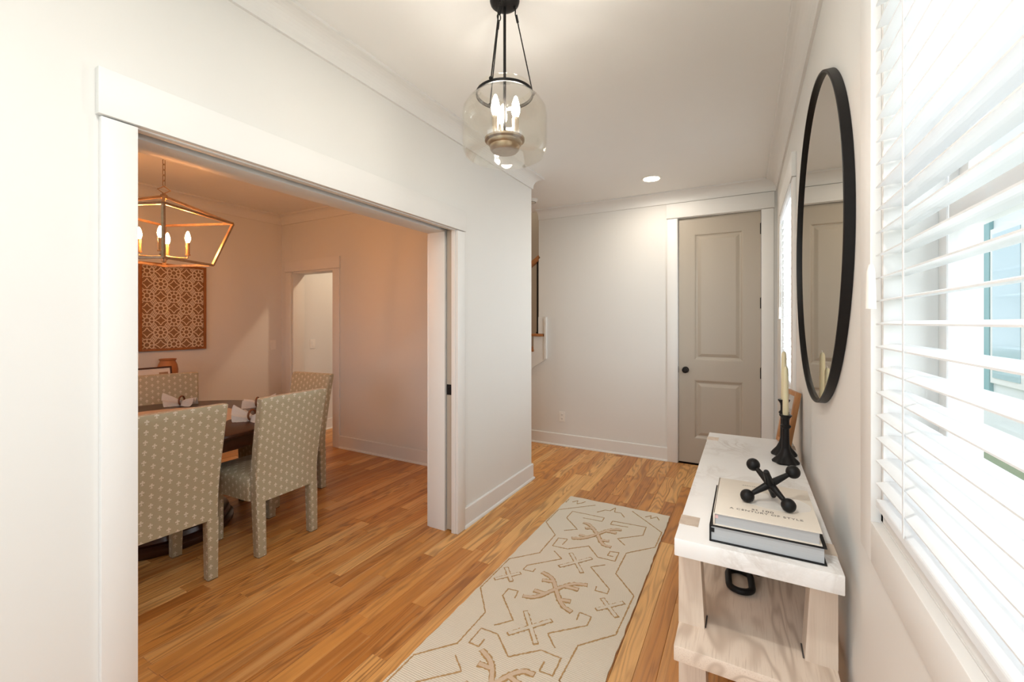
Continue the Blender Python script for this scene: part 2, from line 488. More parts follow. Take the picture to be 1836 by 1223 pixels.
# mouldings swept round the rooms
def sweep2d(bm, path, prof, closed=False):
    P = [Vector(p) for p in path]; N = len(P)
    def nrm(a, b):
        d = (b - a).normalized(); return Vector((d.y, -d.x))
    rows = []
    for i in range(N):
        ns = []
        if i > 0 or closed: ns.append(nrm(P[i - 1], P[i]))
        if i < N - 1 or closed: ns.append(nrm(P[i], P[(i + 1) % N]))
        if len(ns) == 2:
            m = ns[0] + ns[1]; m = m / max(1e-6, m.dot(ns[0]))
        else: m = ns[0]
        rows.append([bm.verts.new((P[i].x + m.x * d, P[i].y + m.y * d, z)) for d, z in prof])
    n = len(prof)
    for k in range(N if closed else N - 1):
        a, b = rows[k], rows[(k + 1) % N]
        for i in range(n):
            bm.faces.new((a[i], a[(i + 1) % n], b[(i + 1) % n], b[i]))
    if not closed:
        bm.faces.new(rows[0][::-1]); bm.faces.new(rows[-1])
    bmesh.ops.recalc_face_normals(bm, faces=bm.faces[:])
CROWN = [(0, ZC - .108), (.013, ZC - .108), (.013, ZC - .094)] + \
        [(.013 + .072 * (1 - math.cos(t)), ZC - .094 + .078 * math.sin(t)) for t in [k * math.pi / 16 for k in range(1, 9)]] + \
        [(.090, ZC - .014), (.090, ZC), (0, ZC)]
BASE = [(0, 0), (.026, 0), (.026, .006), (.022, .015), (.014, .018), (.014, .130), (.010, .136), (0, .136)]
def moulding(name, paths, prof, label, closed=False):
    bm = bmesh.new()
    for p in paths: sweep2d(bm, p, prof, closed)
    return struct(obj(name, bm, TRIM), label, 'moulding')
moulding('trim_1', [[(-2.13, YB), (XR, YB), (XR, YF), (XL, YF), (XL, YE), (XH, YE), (XH, YB)]], CROWN, 'cove crown moulding around the foyer ceiling')
moulding('trim_2', [[(XA, YF), (XA, YDB), (XD, YDB), (XD, YF)]], CROWN, 'cove crown moulding around the dining room ceiling', True)
moulding('baseboard_left', [[(XL, OY1 + .085), (XL, YE), (-3.99, YE)], [(XL, YF), (XL, OY0 - .095)]], BASE, 'white baseboard along the wall with the cased opening')
moulding('baseboard_back', [[(XH, YE), (XH, YB), (DX0 - .10, YB)]], BASE, 'white baseboard below the outlet and stair')
moulding('baseboard_right', [[(XR, YB), (XR, YF)]], BASE, 'white baseboard below the mirror and windows')
moulding('baseboard_dining', [[(XA, YF), (XA, YDB), (XH - .10, YDB)], [(-3.99, YDB), (XD, YDB), (XD, OY1 + .085)], [(XD, OY0 - .09), (XD, YF)]], BASE, 'white baseboard around the dining room')

# casing and jambs of the wide opening, pocket door inside the wall
t = .019
struct(B('trim_3', TRIM, (XL, XL + t, OY0 - .092, OY0 - .004, 0, OZ - .001), (XL, XL + t, OY1 + .004, OY1 + .088, 0, OZ - .001),
       (XL, XL + t + .006, OY0 - .10, OY1 + .094, OZ + .004, OZ + .142), bev=.0015), 'flat white casing framing the wide dining opening', 'casing')
struct(B('trim_4', TRIM, (XD - t, XD, OY0 - .092, OY0 - .004, 0, OZ), (XD - t, XD, OY1 + .004, OY1 + .088, 0, OZ), (XD - t - .005, XD, OY0 - .10, OY1 + .094, OZ + .004, OZ + .142), bev=.0015),
       'flat white casing on the dining side of the wide opening', 'casing')
struct(B('trim_5', TRIM, (XD, -1.778, OY1, OY1 + .02, 0, OZ), (-1.722, XL, OY1, OY1 + .02, 0, OZ), (XD, -1.778, OY0 - .02, OY0, 0, OZ), (-1.722, XL, OY0 - .02, OY0, 0, OZ),
       (XD, -1.778, OY0 - .02, OY1 + .02, OZ, OZ + .02), (-1.722, XL, OY0 - .02, OY1 + .02, OZ, OZ + .02), bev=.001), 'white split jambs lining the wide opening', 'jamb')
struct(B('trim_6', GUNMETAL, (-1.772, -1.728, OY0, OY1, OZ + .03, OZ + .06)), 'grey sliding door track in the opening head', 'track')
d2 = struct(empty('door_2', (-1.75, 2.34, 0)), 'taupe pocket door slid into the wall of the opening', 'door')
bm = bmesh.new(); box(bm, -.020, .020, 0, 1.05, .012, OZ + .01, .001); obj('door_slab', bm, TAUPE, d2)
bm = bmesh.new(); box(bm, -.019, .019, -.003, .004, .915, .985, .001); box(bm, -.006, .006, -.006, 0, .935, .965); obj('edge_latch', bm, BLACK, d2)
d2b = struct(empty('door_4', (-1.75, 0.605, 0)), 'taupe pocket door leaf hidden at the entrance side', 'door')
bm = bmesh.new(); box(bm, -.020, .020, -1.0, 0, .012, OZ + .01, .001); obj('door_slab', bm, TAUPE, d2b)

# casing of the dining doorway
struct(B('trim_7', TRIM, (XH - .10, XH - .004, YDB - t, YDB, 0, 2.01), (-4.096, -3.99, YDB - t, YDB, 0, 2.01), (XH - .108, -3.982, YDB - t - .006, YDB, 2.014, 2.145),
       (XH, XH + .018, YDB, YE, 0, 2.01), (-4.118, -4.10, YDB, YE, 0, 2.01), (XH, -4.10, YDB, YE, 1.993, 2.011),
       (-4.096, -3.99, YE, YE + t, 0, 2.01), (XH, -3.982, YE, YE + t, 2.014, 2.145), bev=.0015), 'flat white casing of the narrow dining doorway', 'casing')

# closet door
cs = .018
struct(B('trim_8', TRIM, (DX0 - .10, DX0 - .004, YB - t, YB, 0, DZ), (DX1 + .004, DX1 + .098, YB - t, YB, 0, DZ), (DX0 - .108, DX1 + .104, YB - t - .006, YB, DZ + .004, DZ + .150),
       (DX0 - .018, DX0, YB, YB + .12, 0, DZ), (DX1, DX1 + .018, YB, YB + .12, 0, DZ), (DX0 - .018, DX1 + .018, YB, YB + .12, DZ, DZ + .018), bev=.0015), 'flat white casing around the taupe closet door', 'casing')
d1 = struct(empty('door_1', ((DX0 + DX1) / 2, YB + .022, 0)), 'tall taupe two-panel closet door with black knob', 'door')
DWD = (DX1 - DX0) / 2 - .003
PXW = .215
def panel_door():
    bm = bmesh.new(); T = .036
    z = [.012, .255, .835, 1.03, 2.275, DZ - .004]
    for a, b in ((0, 1), (2, 3), (4, 5)): box(bm, -PXW, PXW, 0, T, z[a], z[b])
    box(bm, -DWD, -PXW, 0, T, z[0], z[5]); box(bm, PXW, DWD, 0, T, z[0], z[5])
    return obj('door_slab', bm, TAUPE, d1), z
_, dz = panel_door()
def raised_panel(z0, z1):
    bm = bmesh.new()
    rings = [(0, .0), (.010, .002), (.018, .010), (.030, .013), (.034, .013), (.060, .004), (.066, .003)]
    rows = []
    for off, dep in rings:
        rows.append([bm.verts.new(p) for p in ((-PXW + off, dep, z0 + off), (PXW - off, dep, z0 + off), (PXW - off, dep, z1 - off), (-PXW + off, dep, z1 - off))])
    for k in range(len(rows) - 1):
        for j in range(4): bm.faces.new((rows[k][j], rows[k][(j + 1) % 4], rows[k + 1][(j + 1) % 4], rows[k + 1][j]))
    bm.faces.new(rows[-1])
    b = [bm.verts.new(p) for p in ((-PXW, .03, z0), (PXW, .03, z0), (PXW, .03, z1), (-PXW, .03, z1))]
    for j in range(4): bm.faces.new((b[j], b[(j + 1) % 4], rows[0][(j + 1) % 4], rows[0][j]))
    bm.faces.new(b[::-1])
    bmesh.ops.recalc_face_normals(bm, faces=bm.faces[:])
    return obj('panel', bm, TAUPE, d1)
raised_panel(dz[1], dz[2]); raised_panel(dz[3], dz[4])
bm = bmesh.new()
lathe(bm, [(0, 0), (.031, 0), (.032, .004), (.026, .009), (.011, .013), (.010, .030), (.017, .036), (.027, .047), (.029, .056), (.024, .066), (.012, .071), (0, .072)], 24)
bmesh.ops.transform(bm, matrix=Matrix.Translation((-DWD + .065, 0, .93)) @ Matrix.Rotation(R(90), 4, 'X'), verts=bm.verts)
obj('knob', bm, BLACK, d1, True)
bm = bmesh.new(); box(bm, -DWD - .006, -DWD + .001, -.002, .02, .90, .96); obj('strike_plate', bm, BLACK, d1)
for hz in (.28, .93, 1.58, 2.27):
    bm = bmesh.new(); lathe(bm, [(0, 0), (.0075, 0), (.0075, .10), (0, .10)], 10, (DWD + .002, -.006, hz - .05)); lathe(bm, [(0, 0), (.005, .0), (.0, .008)], 8, (DWD + .002, -.006, hz + .05))
    obj('hinge', bm, BLACK, d1, True)

# windows on the right wall
def window(n, w, label):
    y0, y1, z0, z1 = w
    r = struct(empty('window_%d' % n, (XR, (y0 + y1) / 2, z0)), label, 'window')
    h = (y1 - y0) / 2; H = z1 - z0
    def P(name, mat, *bs, bev=0.0015): return B(name, mat, *bs, parent=r, bev=bev)
    P('casing', TRIM, (-.018, 0, -h - .09, -h + .003, -.09, H), (-.018, 0, h - .003, h + .09, -.09, H), (-.018, 0, -h + .003, h - .003, -.09, -.003), (-.024, 0, -h - .098, h + .098, H + .003, H + .142))
    P('jamb', TRIM, (0, .15, -h, -h + .016, 0, H), (0, .15, h - .016, h, 0, H), (0, .15, -h, h, H - .016, H))
    P('sill', TRIM, (0, .15, -h, h, 0, .018))
    for k, (za, zb, xo) in enumerate(((.018, H / 2 + .02, .085), (H / 2 - .02, H - .016, .115))):
        f = P('sash', TRIM, (xo, xo + .03, -h + .016, -h + .056, za, zb), (xo, xo + .03, h - .056, h - .016, za, zb), (xo, xo + .03, -h + .056, h - .056, za, za + .045), (xo, xo + .03, -h + .056, h - .056, zb - .035, zb))
        bm = bmesh.new(); box(bm, xo + .012, xo + .017, -h + .056, h - .056, za + .045, zb - .035); obj('pane', bm, GLASS, f)
    return r
window(1, W1, 'white framed window by the console behind a lowered blind')
window(2, W2, 'white framed window between the mirror and closet door')
def blind(w, label):
    y0, y1, z0, z1 = w
    h = (y1 - y0) / 2 - .020; H = z1 - z0 - .018
    r = tag(empty('window_blind', (XR + .012, (y0 + y1) / 2, z0 + .018)), label, 'window blind', 'white slat blinds')
    bm = bmesh.new(); box(bm, -.024, .026, -h, h, H - .055, H - .004, .002); obj('headrail', bm, SLAT, r)
    bm = bmesh.new(); box(bm, -.036, -.027, -h - .004, h + .004, H - .085, H - .004, .002); obj('valance', bm, SLAT, r)
    bm = bmesh.new(); box(bm, -.025, .025, -h, h, .016, .034, .003); obj('bottom_rail', bm, SLAT, r)
    bm = bmesh.new()
    pts = [(-.025 + .05 * k / 6, .003 * math.sin(math.pi * k / 6)) for k in range(7)]
    prism(bm, [(x, -h, z) for x, z in pts] + [(x, -h, z - .0028) for x, z in reversed(pts)], (0, 2 * h, 0))
    bmesh.ops.rotate(bm, cent=(0, 0, 0), matrix=Matrix.Rotation(R(-6), 3, 'Y'), verts=bm.verts)
    s0 = obj('slat', bm, SLAT, r); n = int((H - .11) / .0475); s0.location = (0, 0, .070)
    for k in range(1, n):
        c = s0.copy(); COL.objects.link(c); c.location = (0, 0, .070 + k * .0475)
    for yy in (-h + .19, h - .19):
        bm = bmesh.new()
        for xx in (-.0285, .0275): box(bm, xx, xx + .001, yy - .004, yy + .004, .034, H - .055)
        obj('ladder_tape', bm, SLAT, r)
    bm = bmesh.new(); tube(bm, [(-.038, h - .035, H - .07), (-.040, h - .035, .52)], .0016, 6); c = obj('pull_cord', bm, WHITEPL, r)
    bm = bmesh.new(); lathe(bm, [(0, .09), (.004, .09), (.0075, .075), (.009, .0), (0, 0)], 12, (-.040, h - .035, .43)); obj('tassel', bm, WHITEPL, c, True)
    return r
blind(W1, 'lowered white slat blind beside the marble console')
blind(W2, 'lowered white slat blind beside the closet door')

# glazed entrance and dining window behind the camera
def glazed(name, x0, x1, z0, z1, n, label):
    r = struct(empty(name, ((x0 + x1) / 2, YF - .08, z0)), label, 'window'); w = (x1 - x0) / n
    for k in range(n):
        a = -(x1 - x0) / 2 + k * w; H = z1 - z0
        f = B('frame', TRIM, (a, a + .07, -.03, .03, 0, H), (a + w - .07, a + w, -.03, .03, 0, H), (a + .07, a + w - .07, -.03, .03, 0, .12), (a + .07, a + w - .07, -.03, .03, H - .08, H), parent=r)
        B('pane', GLASS, (a + .07, a + w - .07, -.004, .004, .12, H - .08), parent=f)
glazed('door_3', *ENT, 2, 'white glazed entrance doors')
glazed('window_3', *DW, 2, 'white framed dining room window')

# wall plates and ceiling fittings
def outlet(loc, rot, label, kind):
    r = tag(empty('wall_outlet' if kind else 'light_switch', loc), label, 'outlet' if kind else 'light switch'); r.rotation_euler = rot
    bm = bmesh.new(); box(bm, -.036, .036, -.006, 0, -.058, .058, .002); obj('plate', bm, WHITEPL, r)
    if kind:
        for z in (-.022, .022):
            bm = bmesh.new(); box(bm, -.017, .017, -.009, -.005, z - .015, z + .015, .003); s = obj('socket', bm, WHITEPL, r)
            bm = bmesh.new(); box(bm, -.008, -.005, -.0095, -.008, z - .004, z + .007); box(bm, .005, .008, -.0095, -.008, z - .004, z + .006); box(bm, -.002, .002, -.0095, -.008, z - .011, z - .007); obj('slots', bm, INK, s)
    else:
        bm = bmesh.new(); box(bm, -.016, .016, -.010, -.005, -.032, .032, .002); obj('rocker', bm, WHITEPL, r)
outlet((-1.837, YB - .0005, .33), (0, 0, 0), 'white duplex outlet low on the wall beside the closet door', True)
outlet((XA + .0005, 3.203, 1.13), (0, 0, R(90)), 'white rocker switch beside the narrow dining doorway', False)
outlet((XH + .0005, 3.60, 1.13), (0, 0, R(90)), 'white rocker switch on the hall wall beyond the doorway', False)
def downlight(x, y, label, power, col=(1, .91, .79), z=None):
    r = tag(empty('recessed_light', (x, y, z or ZC)), label, 'ceiling light')
    bm = bmesh.new(); lathe(bm, [(.070, -.001), (.072, -.006), (.090, -.004), (.092, 0), (.070, 0)], 40); obj('trim_ring', bm, WHITEPL, r, True)
    bm = bmesh.new(); lathe(bm, [(0, -.002), (.069, -.002), (.069, -.0005), (0, -.0005)], 40); obj('lens', bm, DOWN, r)
    d = bpy.data.lights.new('downlight_lamp', 'AREA'); d.shape = 'DISK'; d.size = .13; d.energy = power; d.color = col
    o = bpy.data.objects.new('downlight_lamp', d); COL.objects.link(o); o.parent = r; o.location = (0, 0, -.008)
downlight(-.751, 4.03, 'round recessed downlight in the ceiling before the closet door', 3.5)
downlight(-3.9, 4.03, 'unseen recessed downlight added to light the hall', 7, (1, .74, .48))  # out of view, put in so the passage beyond the doorway is lit
downlight(-3.0, 5.1, 'unseen recessed downlight added to brighten the stairwell', 7, (1, .84, .66), 4.1)  # out of view, added to lift the dark stair wall
downlight(-.50, .30, 'added unseen downlight standing in for a bounced flash', 8, (1, .96, .90))  # added behind the camera as bounced flash for floor, rug and console
s = tag(empty('smoke_detector', (-1.99, 4.11, ZC)), 'small white smoke detector on the hall ceiling', 'smoke detector')
bm = bmesh.new(); lathe(bm, [(0, -.034), (.035, -.034), (.050, -.028), (.056, -.012), (.062, -.010), (.062, 0), (0, 0)], 28); obj('housing', bm, WHITEPL, s, True)
bm = bmesh.new(); lathe(bm, [(.036, -.036), (.042, -.036), (.042, -.031), (.036, -.031)], 28, closed=True); obj('vent_ring', bm, GUNMETAL, s, True)

# staircase rising behind the far wall
st = tag(empty('staircase', (-3.0, YB, 0)), 'oak staircase with white risers and black iron balusters', 'staircase')
RI, RU = 1.27 / 7, .26
def lx(k): return -2.19 - RU * (7 - k) + 3.0
for k in range(1, 10):
    x = lx(k); z = RI * k; y0 = -.035 if k <= 7 else .125
    bm = bmesh.new(); box(bm, x - .025, (x + RU + .004) if k != 7 else .935, y0, 1.06, z - .03, z, .006); obj('tread', bm, RAILWOOD, st, True)
    bm = bmesh.new(); box(bm, x, x + .018, .002 if k <= 7 else .125, 1.06, z - RI, z - .03); obj('riser', bm, TRIM, st)
bm = bmesh.new()
pts = []
for k in range(1, 8):
    pts += [(lx(k), RI * (k - 1) if k > 1 else 0.0), (lx(k), RI * k - .031)]
pts += [(.955, RI * 7 - .031), (.955, .97), (-.45 - .11, 0.0)]
prism(bm, [(x, -.016, z) for x, z in pts], (0, .016, 0)); obj('stringer', bm, TRIM, st)
bm = bmesh.new(); box(bm, .955, .978, -.032, 0, .98, 1.465, .003); box(bm, .87, .955, -.014, 0, 1.271, 1.465); obj('end_board', bm, TRIM, st)
for k in range(1, 8):
    for j in ((.03, .16) if k < 7 else (.03,)):
        x = lx(k) + j; z = RI * k; zt = z + .86 + (j - .03) * RI / RU
        bm = bmesh.new(); tube(bm, [(x, .03, z), (x, .03, zt)], .0075, sq=(.0075, .0075)); box(bm, x - .014, x + .014, .016, .044, z, z + .022, .004); obj('baluster', bm, BLACK, st)
xa, xb = lx(1) - .05, lx(7) + .075
bm = bmesh.new()
def rz_(x): return RI * 7 + .875 + (x - lx(7) - .03) * RI / RU
tube(bm, [(xa, .03, rz_(xa)), (xb, .03, rz_(xb))], .03, sq=(.030, .026)); bmesh.ops.bevel(bm, geom=bm.edges[:], offset=.008, segments=2, affect='EDGES'); obj('handrail', bm, RAILWOOD, st, True)
bm = bmesh.new(); box(bm, lx(1) - .10, lx(1) - .01, -.015, .075, 0, 1.12, .004); box(bm, lx(1) - .11, lx(1), -.025, .085, 1.12, 1.15, .006); obj('newel_post', bm, TRIM, st)

# ------------------------------------------------------------------ outside
tag(B('ground', plain('lawn_ground', (0.16, 0.22, 0.09), 0.9, var=0.2, scale=4), (-30, 40, -30, 50, -1.1, -.9)), 'green lawn outside the windows', 'lawn', kind='structure')
hs = tag(empty('neighbouring_house', (4.0, 10.0, -.9)), 'white sided house with teal shutters seen through the blind', 'house')
SIDING = plain('white_siding', (0.74, 0.77, 0.78), 0.6, var=0.02); TEAL = plain('teal_shutter_paint', (0.10, 0.33, 0.36), 0.5)
B('siding_wall', SIDING, (0, .4, -9, 9, 0, 7.0), parent=hs)
bm = bmesh.new(); prism(bm, [(-.5, -9.4, 6.9), (4.5, -9.4, 10.2), (9.5, -9.4, 6.9)], (0, 18.8, 0)); obj('roof', bm, plain('grey_shingle', (0.2, 0.2, 0.21), 0.8), hs)
for yc in (-5.5, -2.6, .6, 3.4):
    f = B('window', TRIM, (-.05, 0, yc - .55, yc + .55, 1.2, 4.0), parent=hs)
    B('pane', plain('sky_blue_pane', (0.35, 0.52, 0.60), 0.1), (-.06, -.05, yc - .45, yc + .45, 1.3, 3.9), parent=f)
    for sg in (-1, 1):
        B('shutter', TEAL, (-.06, 0, yc + sg * .82 - .25, yc + sg * .82 + .25, 1.0, 4.3), parent=hs)

# ------------------------------------------------------------------ runner rug
RUGX, RY0, RY1 = -.857, .90, 3.262
rug = tag(empty('runner_rug', (RUGX, 0, 0)), 'cream wool runner with tan linear motifs on the oak floor', 'rug')
bm = bmesh.new()
edge = []
er = random.Random(3); NS = 60; hw = .378
for k in range(NS + 1): edge.append((-hw + er.uniform(-.003, .003), RY0 + (RY1 - RY0) * k / NS))
for k in range(1, 16): edge.append((-hw + 2 * hw * k / 16, RY1 + er.uniform(-.004, .004)))
for k in range(NS, -1, -1): edge.append((hw + er.uniform(-.003, .003), RY0 + (RY1 - RY0) * k / NS))
for k in range(15, 0, -1): edge.append((-hw + 2 * hw * k / 16, RY0 + er.uniform(-.004, .004)))
prism(bm, [(x, y, .0005) for x, y in edge], (0, 0, .0085)); obj('pile', bm, RUG, rug)
RUGPAT = [('L',[(-0.364,1.238),(-0.364,1.388),(-0.242,1.528),(-0.242,1.756),(-0.367,1.907),(-0.367,2.219),(-0.238,2.365),(-0.241,2.615),(-0.367,2.753),(-0.367,2.978),(-0.15,3.184)]),('L',[(0.22,1.555),(0.222,1.764),(0.348,1.906),(0.356,2.222),(0.224,2.371),(0.224,2.612),(0.364,2.764),(0.368,2.979),(0.122,3.212)]),('L',[(-0.211,2.698),(-0.139,2.755),(-0.264,2.881),(-0.266,3.001),(-0.028,3.009),(-0.027,2.946),(-0.162,2.936)]),('L',[(0.154,2.949),(0.038,2.932),(0.037,2.987),(0.262,3.007),(0.266,2.881),(0.131,2.759),(0.193,2.7)]),('A',[(-0.0,2.754),(-0.089,2.863),(-0.135,2.865)]),('A',[(-0.049,2.817),(-0.099,2.795)]),('A',[(-0.0,2.754),(0.06,2.863),(0.126,2.886)]),('A',[(0.034,2.815),(0.108,2.825)]),('A',[(-0.0,2.754),(-0.054,2.658),(-0.13,2.622)]),('A',[(-0.042,2.687),(-0.102,2.691)]),('A',[(-0.0,2.754),(0.066,2.635),(0.125,2.634)]),('A',[(0.034,2.687),(0.094,2.701)]),('L',[(-0.152,2.521),(-0.149,2.6),(-0.206,2.586),(-0.201,2.479),(-0.106,2.487),(-0.002,2.583),(0.086,2.485),(0.187,2.491),(0.184,2.595),(0.132,2.583),(0.132,2.531),(0.165,2.538)]),('L',[(-0.168,2.427),(-0.095,2.367),(-0.243,2.209),(-0.245,2.161),(-0.187,2.169),(-0.188,2.201)]),('X',[(-0.068,2.449),(0.056,2.288)]),('X',[(-0.075,2.285),(0.058,2.454)]),('L',[(0.148,2.427),(0.082,2.367),(0.231,2.216),(0.233,2.173),(0.17,2.17),(0.166,2.207)]),('X',[(-0.337,2.13),(-0.249,2.031)]),('X',[(-0.339,2.007),(-0.242,2.121)]),('A',[(-0.013,2.083),(-0.068,2.168),(-0.14,2.187)]),('A',[(-0.05,2.136),(-0.11,2.12)]),('A',[(-0.013,2.083),(0.048,2.173),(0.122,2.192)]),('A',[(0.02,2.125),(0.093,2.133)]),('A',[(-0.013,2.083),(-0.076,1.966),(-0.14,1.949)]),('A',[(-0.046,2.019),(-0.11,2.018)]),('A',[(-0.013,2.083),(0.058,1.974),(0.123,1.952)]),('A',[(0.034,2.011),(0.091,2.023)]),('X',[(0.222,2.123),(0.32,2.02)]),('X',[(0.221,2.028),(0.324,2.141)]),('L',[(-0.167,1.916),(-0.179,1.975),(-0.233,1.967),(-0.231,1.904),(-0.098,1.77),(-0.159,1.699)]),('X',[(-0.075,1.853),(0.059,1.686)]),('X',[(-0.076,1.681),(0.06,1.853)]),('L',[(0.161,1.913),(0.157,1.97),(0.216,1.966),(0.217,1.901),(0.078,1.769),(0.14,1.705)]),('L',[(-0.152,1.604),(-0.15,1.556),(-0.201,1.556),(-0.201,1.655),(-0.116,1.658),(-0.012,1.567),(0.093,1.665),(0.185,1.664),(0.189,1.565),(0.133,1.562),(0.131,1.615)]),('L',[(-0.203,1.434),(-0.138,1.383),(-0.205,1.32)]),('A',[(-0.14,1.507),(-0.1,1.522),(-0.065,1.492),(-0.025,1.405)]),('A',[(-0.111,1.443),(-0.055,1.452)]),('A',[(0.02,1.425),(0.027,1.477),(0.054,1.509),(0.119,1.516)]),('L',[(-0.367,3.128),(-0.367,3.198)]),('L',[(-0.324,3.158),(-0.296,3.201),(-0.282,3.14),(-0.251,3.177),(-0.237,3.212)]),('L',[(-0.102,3.074),(-0.059,3.136),(-0.024,3.142),(-0.002,3.211)]),('L',[(-0.002,3.211),(0.011,3.136),(0.054,3.144),(0.095,3.085)]),('L',[(0.226,3.162),(0.258,3.203),(0.264,3.153),(0.298,3.201),(0.322,3.156)])]
full = [(k, p) for k, p in RUGPAT if min(q[1] for q in p) > 1.53 or k == 'L' and min(q[1] for q in p) > 1.23 and max(q[1] for q in p) > 1.6]
full += [(k, [(x, 4.168 - y) for x, y in p]) for k, p in RUGPAT if min(q[1] for q in p) > 2.60]
full += [('L', [(-.364, 1.238), (-.364, 1.19), (-.25, 1.09)]), ('L', [(.22, 1.56), (.36, 1.40), (.366, 1.19), (.25, 1.09)])]
def ribbon(bm, pts, w, z0, z1, jit=0.0, seed=0):
    """a flat raised yarn ribbon with stitched, slightly uneven edges"""
    q = random.Random(seed)
    P = [Vector(p) for p in pts]; out = []
    for i in range(len(P) - 1):
        n = max(1, int((P[i + 1] - P[i]).length / .007))
        for k in range(n): out.append(P[i].lerp(P[i + 1], k / n))
    out.append(P[-1]); rows = []
    for i, p in enumerate(out):
        d = (out[min(i + 1, len(out) - 1)] - out[max(i - 1, 0)]).normalized(); nn = Vector((-d.y, d.x))
        a = w * (1 + q.uniform(-jit, jit)); b = w * (1 + q.uniform(-jit, jit))
        L, Rr = p + nn * a, p - nn * b
        rows.append([bm.verts.new((L.x, L.y, z0)), bm.verts.new((L.x, L.y, z1)), bm.verts.new((Rr.x, Rr.y, z1)), bm.verts.new((Rr.x, Rr.y, z0))])
    for i in range(len(rows) - 1):
        for j in range(3): bm.faces.new((rows[i][j], rows[i][j + 1], rows[i + 1][j + 1], rows[i + 1][j]))
    bm.faces.new(rows[0]); bm.faces.new(rows[-1][::-1])
def smooth_line(p):
    for _ in range(2):
        q = [p[0]]
        for a, b in zip(p, p[1:]): q += [(a[0] * .75 + b[0] * .25, a[1] * .75 + b[1] * .25), (a[0] * .25 + b[0] * .75, a[1] * .25 + b[1] * .75)]
        p = q + [p[-1]]
    return p
def ext(p, e):
    a, b = Vector(p[0]), Vector(p[-1])
    return [tuple(a + (a - Vector(p[1])).normalized() * e)] + list(p[1:-1]) + [tuple(b + (b - Vector(p[-2])).normalized() * e)]
for i, (k, p) in enumerate(full):
    if k == 'A': p = smooth_line(p)
    if k == 'L':
        bm = bmesh.new(); ribbon(bm, p, .0031, .0085, .0102, .55, i); obj('line_motif', bm, RUGLINE, rug)
    else:
        bm = bmesh.new(); ribbon(bm, ext(p, .004) if k == 'X' else p, .0125 if k == 'X' else .0145, .0085, .0104 + (i % 9) * .00012, .26, i); o = obj('cross_motif' if k == 'X' else 'antler_motif', bm, RUGLINE, rug)
        bm = bmesh.new(); ribbon(bm, ext(p, -.003), .0078 if k == 'X' else .0088, .0100, .0118 + (i % 9) * .00012, .14, i + 50); obj('fill', bm, RUG if k == 'X' else RUGFILL, o)

# ------------------------------------------------------------------ console table
CY0, CY1, CX0, CX1, CZ = 1.355, 2.76, -.187, .221, .76
con = tag(empty('console_table', (0, 0, 0)), 'whitewashed oak console with thick white marble top below the mirror', 'console table')
LEGS = [(CX0, 1), (CX1, -1)]; LY = [(1.460, 1.532), (2.58, 2.652)]
bm = bmesh.new(); box(bm, CX0, CX1, CY0, CY1, CZ - .052, CZ, .003); obj('marble_top', bm, MARBLE, con, True)
bm = bmesh.new(); box(bm, CX0, CX1, CY0 - .012, CY1 + .012, .405, .45, .002); obj('lower_shelf', bm, PALEOAK, con, True)
for (xe, sg) in LEGS:
    for (ya, yb) in LY:
        bm = bmesh.new(); e = sg * .0008
        def quad(w, z, ex=0.0): return [(xe - e, ya - ex, z), (xe + sg * w, ya - ex, z), (xe + sg * w, yb + ex, z), (xe - e, yb + ex, z)]
        for (wa, za, wb, zb) in ((.060, CZ - .05, .075, .449), (.075, .406, .088, 0.0)):
            a = [bm.verts.new(p) for p in quad(wa, za)]; b = [bm.verts.new(p) for p in quad(wb, zb, .004)]
            bm.faces.new(a); bm.faces.new(b[::-1])
            for j in range(4): bm.faces.new((a[j], a[(j + 1) % 4], b[(j + 1) % 4], b[j]))
        bmesh.ops.recalc_face_normals(bm, faces=bm.faces[:])
        lg = obj('leg', bm, PALEOAKZ, con)
        bm = bmesh.new(); box(bm, min(xe - e, xe + sg * .056), max(xe - e, xe + sg * .056), ya, yb, CZ - .053, CZ + .0008); obj('through_tenon', bm, PALEOAKZ, lg)
        bm = bmesh.new(); box(bm, min(xe + sg * .074, xe + sg * .079), max(xe + sg * .074, xe + sg * .079), ya + .004, yb - .004, .4495, .4512); obj('joint_gap', bm, INK, lg)

# ------------------------------------------------------------------ books
def book(x0, x1, y0, y1, z0, z1, cover, label, ct=.0035, ribbonmat=None):
    r = tag(empty('book', ((x0 + x1) / 2, (y0 + y1) / 2, z0)), label, 'book', 'books stacked on the console')
    w, d, h = (x1 - x0) / 2, (y1 - y0) / 2, z1 - z0
    for nm, a, b in (('back_cover', 0, ct), ('front_cover', h - ct, h)):
        bm = bmesh.new(); box(bm, -w, w, -d, d, a, b, .0008); obj(nm, bm, cover, r, True)
    bm = bmesh.new(); box(bm, -w - .001, -w + .0035, -d, d, 0, h, .001); obj('spine', bm, cover, r, True)
    bm = bmesh.new(); box(bm, -w + .0036, w - .006, -d + .005, d - .005, ct, h - ct); obj('page_block', bm, PAGES, r)
    bm = bmesh.new(); box(bm, -w + .0040, -w + .012, -d + .0035, -d + .005, h * .55, h * .80); obj('headband', bm, ribbonmat or WHITEPL, r)
    return r
BK1 = CZ + .0005
b1 = book(-.093, .188, 1.385, 1.735, BK1, BK1 + .048, CLOTHBLK, 'thick black-covered book lying flat on the marble top', .004, CLOTHBLK)
BK2 = BK1 + .0485; BZ = BK2 + .036
b2 = book(-.083, .178, 1.387, 1.712, BK2, BZ, PAPER, 'cream book printed A CENTURY OF STYLE, topmost of the stack', .003, plain('pink_headband', (.75, .5, .5), .7))
